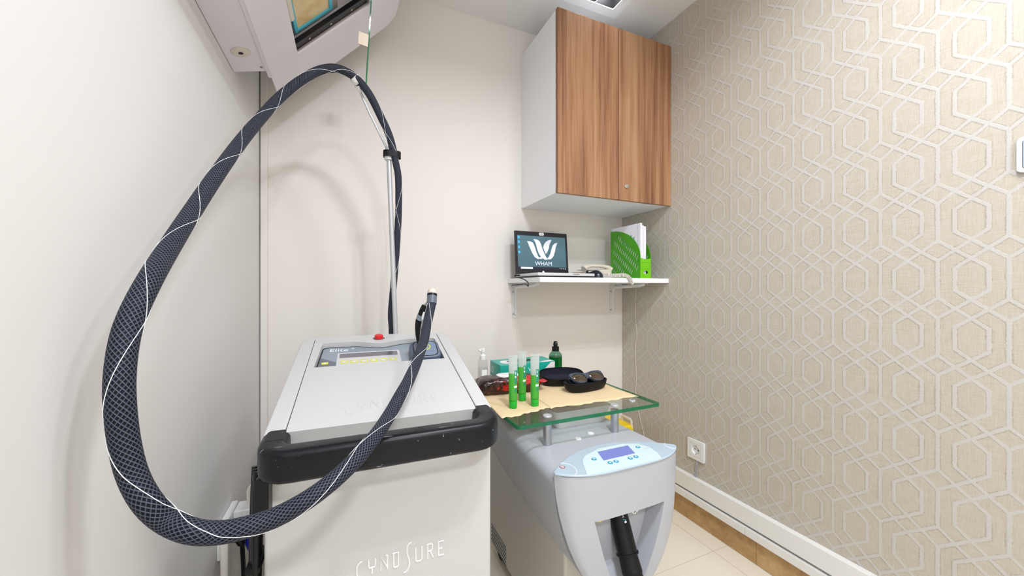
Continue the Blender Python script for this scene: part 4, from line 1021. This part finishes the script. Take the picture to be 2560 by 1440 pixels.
# goggles
go = thing('safety_goggles', 'dark-lensed safety goggles resting in the black case', 'goggles', (0.805, 1.155, PZ2+0.03))
GM = T((0.818, 1.158, PZ2+0.040)) @ RZ(math.radians(4)) @ RX(math.radians(30)) @ Matrix.Scale(1.12, 4)
def lens_outline(cx, s_, rx, ry, n=32):
    return [(cx + rx*math.copysign(abs(math.cos(q))**0.78, math.cos(q)), ry*math.copysign(abs(math.sin(q))**0.78, math.sin(q))*(1-0.12*s_*math.cos(q)) - 0.0) for q in [2*PI*i/n for i in range(n)]]
lo_ = [lens_outline(sx*0.035, sx, 0.0265, 0.0195) for sx in (-1, 1)]
fr_out = [(-0.067, 0.019), (-0.058, 0.0235), (-0.030, 0.0245), (-0.008, 0.019), (0, 0.0175), (0.008, 0.019), (0.030, 0.0245), (0.058, 0.0235), (0.067, 0.019), (0.067, 0.006), (0.062, -0.010), (0.050, -0.0205), (0.034, -0.0235), (0.018, -0.020), (0.008, -0.008), (0, -0.002), (-0.008, -0.008), (-0.018, -0.020), (-0.034, -0.0235), (-0.050, -0.0205), (-0.062, -0.010), (-0.067, 0.006)]
MB().prism(fr_out, -0.003, 0.004, GM, holes=lo_).build('frame', 'goggle', go, bevel=0.0012)
for sx, L_ in zip((-1, 1), lo_):
    rg = [[(sx*0.035+(x-sx*0.035)*s_, y*s_, z) for x, y in L_] for s_, z in ((0.995, -0.001), (0.99, 0.002), (0.8, 0.0042), (0.5, 0.0055), (0.05, 0.006))]
    MB().loft(rg, GM).build('lens', 'lens', go)
for sx in (-1, 1):
    P = [GM @ Vector((sx*0.066, 0.012, -0.002)), GM @ Vector((sx*0.066, 0.010, -0.014)), GM @ Vector((sx*0.050, -0.002, -0.020)), GM @ Vector((-sx*0.012, -0.006-0.004*sx, -0.022))]
    MB().tube(catmull(P, 5), 0.0026, 8, flat=0.7).build('temple', 'goggle', go)

# frosted tray on the cooling machine, under the glass
ty = thing('plastic_tray', 'frosted clear plastic tray under the glass shelf', 'tray', (0.725, 1.095, TOPZ+0.0005))
TM = T((0.715, 1.095, TOPZ+0.0006))
def trr(hx, hy, z): return [(x, y, z) for x, y in rrect(-hx, hx, -hy, hy, 0.012, 4)]
MB().loft([trr(0.094, 0.050, 0.0), trr(0.110, 0.066, 0.056), trr(0.114, 0.070, 0.0565), trr(0.114, 0.070, 0.0585), trr(0.108, 0.064, 0.0585), trr(0.0925, 0.0485, 0.002)], TM).build('tray_body', 'tray', ty)
MB().prism(rrect(0.045, 0.075, 0.010, 0.020, 0.001, 2), 0.0, 0.0004, frame((0.715, 1.0395, TOPZ+0.012), (1, 0, 0), (0, -0.25, 1))).build('tray_mark', 'grey_print', ty, smooth=False)

# ================================================================== THINGS ON THE WALL SHELF
SZ = sz1+0.0004
# laptop
lp = thing('laptop', 'silver laptop with black-bezelled screen showing a white leaf logo', 'laptop', (0.89, 1.53, SZ))
MB().box(0.741, 1.037, 1.412, 1.640, SZ+0.006, SZ+0.019).build('base', 'silver_pl', lp, bevel=0.003, seg=3)
MB().box(0.747, 1.031, 1.420, 1.634, SZ, SZ+0.006).build('underside', 'black', lp, bevel=0.001)
MB().box(0.755, 1.023, 1.50, 1.61, SZ+0.019, SZ+0.0198).build('keyboard', 'black', lp, smooth=False)
MB().box(0.92, 0.952, 1.4108, 1.412, SZ+0.0125, SZ+0.0140).build('latch_mark', 'dark', lp, smooth=False)
lt = math.atan2(0.020, 0.215)
LMx = frame((0.742, 1.6425, SZ+0.019), (1, 0, 0), (0, math.sin(lt), math.cos(lt)))     # +z of frame points to the viewer (-y)
lid = MB().prism(rrect(0, 0.300, 0, 0.217, 0.004, 3), -0.005, 0, LMx).build('lid', 'bezel', lp, bevel=0.0008)
sx0_, sx1_, sy0_, sy1_ = 0.014, 0.288, 0.026, 0.195
scr = MB().prism([(sx0_, sy0_), (sx1_, sy0_), (sx1_, sy1_), (sx0_, sy1_)], 0, 0.0004, LMx).build('screen', 'screen', lp, smooth=False)
def sq(u_, v_): return (sx0_+(sx1_-sx0_)*u_, sy1_-(sy1_-sy0_)*v_)
def zq(x, y):    # picture coordinates of the desktop -> unit square
    t_ = (x-270)/650; yt = 240+55*t_; yb = 690+10*t_; xl = 270+16*(y-240)/450; xr = 918+20*(y-295)/405
    return ((x-xl)/(xr-xl), (y-yt)/(yb-yt))
PET = [[(398,325),(440,328),(475,345),(500,400),(520,465),(545,525),(575,557),(540,560),(500,535),(465,480),(435,410),(415,360)],
       [(480,300),(530,305),(565,330),(585,370),(600,420),(622,475),(650,530),(676,568),(640,570),(600,548),(560,500),(535,440),(520,380),(505,335)],
       [(728,315),(685,320),(650,338),(625,370),(614,410),(630,455),(648,495),(668,470),(690,425),(702,370)],
       [(810,355),(770,362),(742,390),(727,435),(712,490),(690,535),(668,552),(685,568),(720,562),(752,530),(774,470),(788,405)],
       [(575,557),(560,545),(580,528),(602,556),(590,562)]]
lgm = MB()
for k, P in enumerate(PET): lgm.prism([sq(*zq(*p)) for p in P], 0.0004, 0.0007+0.0001*k, LMx)
sub(scr, lgm, 'screen_logo', 'logo', smooth=False)
sub(scr, text(MB(), 'WHAM', 0.029, LMx @ T((*sq(*zq(620, 622)), 0.0005)), 0.0002, sx=1.05), 'screen_lettering', 'logo', smooth=False)
sub(scr, MB().prism([sq(0, 0.925), sq(1, 0.925), sq(1, 1), sq(0, 1)], 0.0004, 0.0006, LMx), 'taskbar', 'taskbar', smooth=False)
sub(scr, MB().prism([sq(0.05, 0.935), sq(0.29, 0.935), sq(0.29, 0.99), sq(0.05, 0.99)], 0.0006, 0.0008, LMx), 'search_field', 'logo', smooth=False)
for v_ in (0.03, 0.17, 0.32, 0.47):
    sub(scr, MB().prism(rrect(sq(0.03, v_)[0]-0.005, sq(0.03, v_)[0]+0.005, sq(0, v_+0.03)[1]-0.006, sq(0, v_+0.03)[1]+0.006, 0.002), 0.0004, 0.0007, LMx), 'desktop_icon', 'icon', smooth=False)
for u_ in (0.86, 0.90, 0.94, 0.975):
    sub(scr, MB().prism(rrect(sq(u_, 0)[0]-0.002, sq(u_, 0)[0]+0.002, sq(0, 0.965)[1]-0.002, sq(0, 0.965)[1]+0.002, 0.001), 0.0006, 0.0008, LMx), 'tray_icon', 'logo', smooth=False)
for dx in (-0.006, 0.006):
    sub(lid, MB().prism(circ(0.150+dx, 0.2065, 0.0085, n=20), 0.0, 0.0016, LMx), 'webcam_cover', 'print_white')
sub(lid, MB().prism(circ(0.152, 0.013, 0.0062, n=20), 0.0, 0.0006, LMx), 'lid_emblem', 'logo', smooth=False)
hm = MB().tube([(0.76, 1.6425, SZ+0.019), (0.80, 1.6425, SZ+0.019)], 0.005, 10).tube([(0.98, 1.6425, SZ+0.019), (1.02, 1.6425, SZ+0.019)], 0.005, 10); hm.build('hinge', 'bezel', lp)
# power lead at the laptop's left side
plx = [(0.741, 1.60, SZ+0.012), (0.722, 1.60, SZ+0.011), (0.712, 1.585, SZ+0.004), (0.722, 1.535, SZ-0.004), (0.734, 1.50, SZ-0.02), (0.738, 1.50, SZ-0.04), (0.742, 1.53, SZ-0.075), (0.752, 1.62, SZ-0.12), (0.76, 1.742, SZ-0.16)]
pl = thing('laptop_cable', 'thin black lead curling off the left end of the wall shelf', 'cable', plx[1])
MB().tube(catmull(plx[:6]+[(0.740, 1.53, SZ-0.030), (0.752, 1.60, SZ-0.030), (0.765, 1.742, SZ-0.034)], 6), 0.0021, 8).build('lead', 'black', pl)
MB().tube([(0.7405, 1.60, SZ+0.012), (0.716, 1.60, SZ+0.011)], [0.004, 0.0032], 10).build('plug', 'black', pl)
# mouse
mo = thing('computer_mouse', 'glossy black mouse behind the front corner of the laptop', 'mouse', (1.072, 1.475, SZ), math.radians(20))
def half(u0, u1, name, m_):
    vs = []; fs = []; na, nb = 24, 10
    for j in range(nb+1):
        ph = PI/2*j/nb
        for i in range(na+1):
            th_ = u0+(u1-u0)*i/na
            vs.append((0.031*math.cos(ph)**0.7*math.cos(th_), 0.054*math.cos(ph)**0.7*math.sin(th_), 0.0005+0.033*math.sin(ph)*(1-0.15*math.sin(th_))))
    for j in range(nb):
        for i in range(na): q = j*(na+1)+i; fs.append((q, q+1, q+na+2, q+na+1))
    MB().add(vs, fs).build(name, m_, mo, local=True, ang=60)
half(0, 2*PI, 'mouse_shell', 'mouse')
MB().tube([(-0.003, 0.032, 0.028), (0.003, 0.032, 0.028)], 0.007, 14).build('wheel', 'black_soft', mo, local=True)
# telephone
ph_ = thing('telephone', 'ivory desk telephone with its handset, half hidden behind the mouse', 'telephone', (1.165, 1.60, SZ))
PMx = frame((1.085, 1.535, SZ), (1, 0, 0), (0, 1, 0))
MB().prism([(0, 0), (0.15, 0), (0.15, 0.018), (0.15, 0.050), (0.0, 0.036)], -0.145, 0, frame((1.085, 1.535, SZ), (1, 0, 0), (0, 0, 1))).build('base', 'phone', ph_, bevel=0.006, seg=3)
hsn = []
for i in range(21):
    f = -1+2*i/20
    hsn.append((1.160+0.082*f, 1.560, SZ+0.058+0.007*(1-f*f)-0.010*abs(f)**6))
MB().tube(hsn, [0.011+0.009*max(0, abs(-1+2*i/20)-0.55)/0.45 for i in range(21)], 14, flat=0.75).build('handset', 'phone', ph_)
MB().box(1.10, 1.22, 1.60, 1.66, SZ+0.0445, SZ+0.0475, T((0, 0, 0))).build('keypad', 'grey_key', ph_, bevel=0.001)
cpts = [(1.150, 1.530, SZ+0.020), (1.155, 1.50, SZ+0.016), (1.170, 1.47, SZ+0.014), (1.188, 1.445, SZ+0.014), (1.203, 1.42, SZ+0.015), (1.212, 1.398, SZ+0.010), (1.219, 1.383, SZ-0.004), (1.228, 1.384, SZ-0.018), (1.235, 1.390, SZ-0.026)]
cp = catmull(cpts, 40); hel = []; us = Vector((0, 0, 1)); acc = 0
for i in range(len(cp)):
    t_ = (cp[min(i+1, len(cp)-1)]-cp[max(i-1, 0)]).normalized(); us = (us-t_*us.dot(t_)).normalized(); w_ = t_.cross(us)
    if i: acc += (cp[i]-cp[i-1]).length
    a = acc/0.0062*2*PI; hel.append(cp[i]+(us*math.cos(a)+w_*math.sin(a))*0.0075)
cc = MB().tube(hel, 0.0020, 6).build('coiled_cord', 'cord_white', ph_); cc['label'] = 'white coiled handset cord hanging over the shelf edge'
# second coil resting on the shelf
cpts = [(1.112, 1.528, SZ+0.012), (1.125, 1.49, SZ+0.0105), (1.150, 1.462, SZ+0.0105), (1.180, 1.432, SZ+0.0105), (1.205, 1.412, SZ+0.0105)]
cp = catmull(cpts, 40); hel = []; us = Vector((0, 0, 1)); acc = 0
for i in range(len(cp)):
    t_ = (cp[min(i+1, len(cp)-1)]-cp[max(i-1, 0)]).normalized(); us = (us-t_*us.dot(t_)).normalized(); w_ = t_.cross(us)
    if i: acc += (cp[i]-cp[i-1]).length
    a = acc/0.0062*2*PI; hel.append(cp[i]+(us*math.cos(a)+w_*math.sin(a))*0.0075)
MB().tube(hel, 0.0020, 6).build('coiled_cord', 'cord_white', ph_)

# magazine file
fx0, fx1, fy0, fy1_ = 1.3147, 1.382, 1.420, 1.646
mf = thing('magazine_file', 'green plastic magazine file with slanted slots on the wall shelf', 'magazine file', ((fx0+fx1)/2, 1.53, SZ))
HB, HF = 0.259, 0.100
def fprof(ins=0.0):
    p = [(fy0+ins, ins), (fy1_-ins, ins), (fy1_-ins, HB-ins)]
    for i in range(1, 15):
        a = PI/2*i/14; p.append((fy1_-ins-(fy1_-fy0-2*ins)*math.sin(a), HF+(HB-HF)*math.cos(a)-ins))
    return p
def inside(y, z, mrg=0.011):
    if y < fy0+mrg or y > fy1_-mrg or z < mrg or z > HB-mrg: return False
    s_ = (fy1_-y)/(fy1_-fy0-0.004); top = HF+(HB-HF)*math.sqrt(max(0, 1-s_*s_))
    return z < top-mrg
slots = []
for row in range(6):
    for k in range(22):
        y = fy1_-0.014-k*0.0125; z = 0.262-row*0.052-k*0.0105
        L_ = 0.0195; dy, dz = -0.36*L_, 0.93*L_; w_ = 0.0036
        c_ = [(y-dy, z-dz), (y+dy, z+dz)]
        if all(inside(*q) for q in c_):
            slots.append([(y-dy, z-dz), (y-dy*0.4-w_, z-dz*0.4-w_*0.36), (y+dy*0.4-w_, z+dz*0.4-w_*0.36), (y+dy, z+dz), (y+dy*0.4+w_, z+dz*0.4+w_*0.36), (y-dy*0.4+w_, z-dz*0.4+w_*0.36)])
for xx in (fx0, fx1-0.0022):
    MB().prism(fprof(), 0, 0.0022, frame((xx, 0, SZ), (0, 1, 0), (0, 0, 1)), holes=slots).build('side_panel', 'file_green', mf, smooth=False)
Fm = frame((fx0, fy0-0.0002, SZ), (1, 0, 0), (0, 0, 1))
fw = fx1-fx0
fr = MB().prism([(0, 0), (fw, 0), (fw, HF), (0.046, HF-0.004), (0.018, HF-0.004), (0.010, HF), (0, HF)], -0.0022, 0, Fm, holes=[circ(fw/2+0.001, 0.030, 0.0145, 0.0085, 20)]).build('front_panel', 'file_lime', mf, smooth=False)
sub(fr, MB().prism(rrect(0.006, fw-0.006, 0.046, 0.080, 0.001, 2), 0, 0.0006, Fm, holes=[rrect(0.0068, fw-0.0068, 0.0468, 0.0792, 0.001, 2)]), 'label_holder', 'file_green', smooth=False)
MB().box(fx0+0.0022, fx1-0.0022, fy1_-0.0022, fy1_, SZ, SZ+HB).build('back_panel', 'file_green', mf, smooth=False)
MB().box(fx0+0.0022, fx1-0.0022, fy0+0.0022, fy1_-0.0022, SZ, SZ+0.0022).build('bottom_panel', 'file_green', mf, smooth=False)
for k, (x0, x1, yf, h, lab) in enumerate(((1.3185, 1.3300, 1.4235, 0.272, 'white notebook with punched edge, leftmost in the green file'), (1.3315, 1.3440, 1.4290, 0.262, 'white notebook in the middle of the green file'), (1.3455, 1.3610, 1.4300, 0.258, 'white notebook at the wall side of the green file'))):
    nb_ = thing('notebook', lab, 'notebook', ((x0+x1)/2, 1.53, SZ+0.0025), group='notebooks in the magazine file')
    MB().box(x0, x1, yf, 1.642, SZ+0.0026, SZ+0.0026+h).build('pages', 'sheet', nb_, bevel=0.0008)
    dm = MB()
    for q in range(int(h/0.0085)):
        dm.box(x0-0.0005, x0+0.0004, yf+0.016, yf+0.0185, SZ+0.008+0.0085*q, SZ+0.0105+0.0085*q)
    dm.build('punched_holes', 'sheet_edge', nb_, smooth=False)
    if k == 0:
        Pm = frame((x0-0.0003, 1.515, SZ+0.19), (0, -1, 0), (0, 0, 1)); lm_ = MB()
        for P in PET[:4]: lm_.prism([((p[0]-604)*0.00026, -(p[1]-435)*0.00026) for p in P], 0, 0.0003, Pm)
        lm_.build('cover_print', 'grey_print', nb_, smooth=False)

# thin white line from the phone down the wallpapered wall
wl = [(1.205, 1.665, SZ+0.010), (1.26, 1.70, SZ+0.003), (1.30, 1.744, SZ+0.002)]
tw = MB().tube(catmull([(1.4755, 1.63, sz0-0.002), (1.4775, 1.632, CH-0.06), (1.4775, 1.636, CH-0.16), (1.4775, 1.622, CH-0.27), (1.4775, 1.634, CH-0.33), (1.4775, 1.628, CH-0.50), (1.4775, 1.630, CH-0.60), (1.4775, 1.60, CH-0.72), (1.4775, 1.57, CH-0.80), (1.4775, 1.56, CH-0.875)], 6), 0.0016, 6).build('wall_wire', 'cord_white')
tag(tw, 'thin white wire hanging down the wallpaper below the shelf', 'wire')

# ================================================================== SOCKET AND SWITCH
so = thing('wall_socket', 'white wall socket on the wallpaper above the trunking', 'socket', (XR, 1.2335, CH-0.752))
RM = frame((XR-0.0005, 1.2335, CH-0.752), (0, -1, 0), (0, 0, 1))      # looking at the right wall: x to the viewer's right, z out of the wall
MB().prism(rrect(-0.0445, 0.0445, -0.0450, 0.0450, 0.003, 3), 0, 0.009, RM, holes=[circ(0, 0, 0.0215, n=32)]).build('plate', 'white_pl', so, bevel=0.0012)
MB().lathe([(0.0214, 0.008), (0.0200, -0.000), (0.001, 0.0002)], 32, RM, caps=False).build('recess', 'white_pl', so)
MB().prism(rrect(-0.030, 0.030, -0.030, 0.030, 0.004, 3), 0.009, 0.0098, RM, holes=[rrect(-0.0290, 0.0290, -0.0290, 0.0290, 0.004, 3)]).build('face_seam', 'grey_key', so, smooth=False)
for dx in (-0.0095, 0.0095): MB().lathe([(0.0026, 0.0003), (0.0026, 0.0012)], 12, RM @ T((dx, 0, 0))).build('pin_hole', 'dark', so)
for dy in (-0.0195, 0.0195): MB().box(-0.002, 0.002, dy-0.002, dy+0.002, 0.002, 0.0075, RM).build('earth_clip', 'steel', so, smooth=False)
for k, (dx, ez) in enumerate(((0.002, 0.211), (0.009, 0.211))):
    wv_ = catmull([RM @ Vector((dx, -0.042, 0.004)), RM @ Vector((dx+0.002, -0.06, 0.006)), RM @ Vector((dx-0.006, -0.085, 0.005)), RM @ Vector((dx-0.004, -0.105, 0.004)), Vector((XR-0.006, 1.2335-dx+0.006, ez+0.004))], 6)
    MB().tube(wv_, 0.0022, 8).build('lead', 'wire_grey', so)
wsh = MB().tube(catmull([(XR-0.006, 1.236, 0.142), (XR-0.014, 1.240, 0.138), (XR-0.010, 1.243, 0.132)], 6), 0.0022, 8).build('wire_stub', 'wire_grey'); tag(wsh, 'short grey wire between the two trunkings below the socket', 'wire')
sw = thing('light_switch', 'silver-framed light switch at the right edge of the wallpapered wall', 'switch', (XR, 0.287, CH+0.318))
WMx = frame((XR-0.0005, 0.287, CH+0.318), (0, -1, 0), (0, 0, 1))
MB().prism(rrect(-0.0425, 0.0425, -0.0425, 0.0425, 0.010, 5), 0, 0.009, WMx, holes=[rrect(-0.034, 0.034, -0.034, 0.034, 0.006, 4)]).build('frame', 'silver_pl', sw, bevel=0.0025, seg=3)
MB().prism(rrect(-0.0335, 0.0335, -0.0335, 0.0335, 0.005, 4), 0, 0.0105, WMx).build('rocker', 'cryo_panel', sw, bevel=0.002)

# ================================================================== YELLOW SHARPS BIN
yb = thing('sharps_bin', 'yellow sharps bin with white carrying handle on the floor in the corner', 'bin', (1.235, 1.57, 0))
def yr(hx, hy, z): return [(1.235+x, 1.57+y, z) for x, y in rrect(-hx, hx, -hy, hy, 0.014, 4)]
MB().loft([yr(0.080, 0.070, 0.001), yr(0.094, 0.080, 0.357)]).build('bin_body', 'yellow', yb)
MB().loft([yr(0.0955, 0.0815, 0.338), yr(0.096, 0.082, 0.349)], caps=True).build('red_band', 'darkred', yb)
MB().loft([yr(0.100, 0.086, 0.357), yr(0.100, 0.086, 0.384), yr(0.094, 0.080, 0.391)]).build('bin_lid', 'yellow', yb)
hm_ = [(1.320, 1.490, 0.375), (1.320, 1.490, 0.408), (1.320, 1.497, 0.416), (1.320, 1.555, 0.416), (1.320, 1.562, 0.408), (1.320, 1.562, 0.375)]
MB().tube(hm_, 0.008, 10, flat=0.6).build('carrying_handle', 'phone', yb)

# ================================================================== PLUGS AND CABLES LOW ON THE LEFT WALL
ws = thing('plug_block', 'white socket block with plugs low on the left wall behind the hose', 'socket', (XL+0.02, 1.33, 0.42))
MB().box(XL+0.0005, XL+0.018, 1.22, 1.36, 0.36, 0.45).build('wall_plate', 'white_pl', ws, bevel=0.003)
MB().box(XL+0.018, XL+0.075, 1.30, 1.36, 0.395, 0.445).build('adapter', 'white_pl', ws, bevel=0.004)
MB().tube(catmull([(XL+0.05, 1.335, 0.444), (XL+0.048, 1.335, 0.48), (XL+0.058, 1.335, 0.498), (XL+0.070, 1.335, 0.486), (XL+0.070, 1.335, 0.444)], 5), 0.005, 8).build('loop', 'cord_white', ws)
MB().tube([(XL+0.018, 1.245, 0.405), (XL+0.045, 1.245, 0.400), (XL+0.052, 1.245, 0.380)], [0.014, 0.014, 0.010], 12).build('black_plug', 'black', ws)
MB().tube([(XL+0.055, 1.335, 0.396), (XL+0.056, 1.335, 0.335), (XL+0.058, 1.335, 0.30)], [0.020, 0.020, 0.009], 12).build('blue_plug', 'blue', ws)
MB().box(XL+0.018, XL+0.035, 1.18, 1.222, 0.33, 0.43).build('side_plug', 'cord_white', ws, bevel=0.004)
for k, (m_, pts) in enumerate((('black', [(XL+0.052, 1.245, 0.382), (XL+0.054, 1.25, 0.30), (XL+0.052, 1.27, 0.15), (XL+0.06, 1.32, 0.012), (XL+0.10, 1.42, 0.008)]),
        ('cord_white', [(XL+0.058, 1.335, 0.305), (XL+0.060, 1.335, 0.23), (XL+0.055, 1.35, 0.10), (XL+0.065, 1.38, 0.012), (XL+0.10, 1.46, 0.008)]),
        ('cord_white', [(XL+0.028, 1.20, 0.335), (XL+0.035, 1.21, 0.22), (XL+0.04, 1.23, 0.09), (XL+0.05, 1.26, 0.012), (XL+0.07, 1.40, 0.008)]))):
    o = MB().tube(catmull(pts, 6), 0.0055, 8).build('power_cable', m_)
    tag(o, ['black power cable dropping from the plug block to the floor', 'white power cable under the blue plug on the left wall', 'white power cable nearest the viewer on the left wall'][k], 'cable', 'power cables on the left wall')
bc = thing('cable_bundle', 'bundle of black cables hanging down the left side of the laser machine', 'cable bundle', (-0.155, 0.86, 0))
for k in range(5):
    x0 = -0.1625-0.0045*(k % 3); y0 = 0.846+0.013*k
    pts = [(x0, y0+0.01, 0.735), (x0-0.001, y0, 0.66), (x0-0.002-0.001*k, y0, 0.50), (x0-0.004-0.003*(k % 2), y0-0.004, 0.35), (x0-0.003, y0, 0.20), (x0-0.012, y0+0.01, 0.06), (x0-0.02, y0+0.06, 0.009), (x0-0.02, y0+0.20, 0.009)]
    MB().tube(catmull(pts, 6), 0.0062, 8).build('cable', 'black', bc)
MB().box(-0.181, -0.156, 0.842, 0.915, 0.545, 0.556).build('cable_tie', 'black_soft', bc, bevel=0.002)
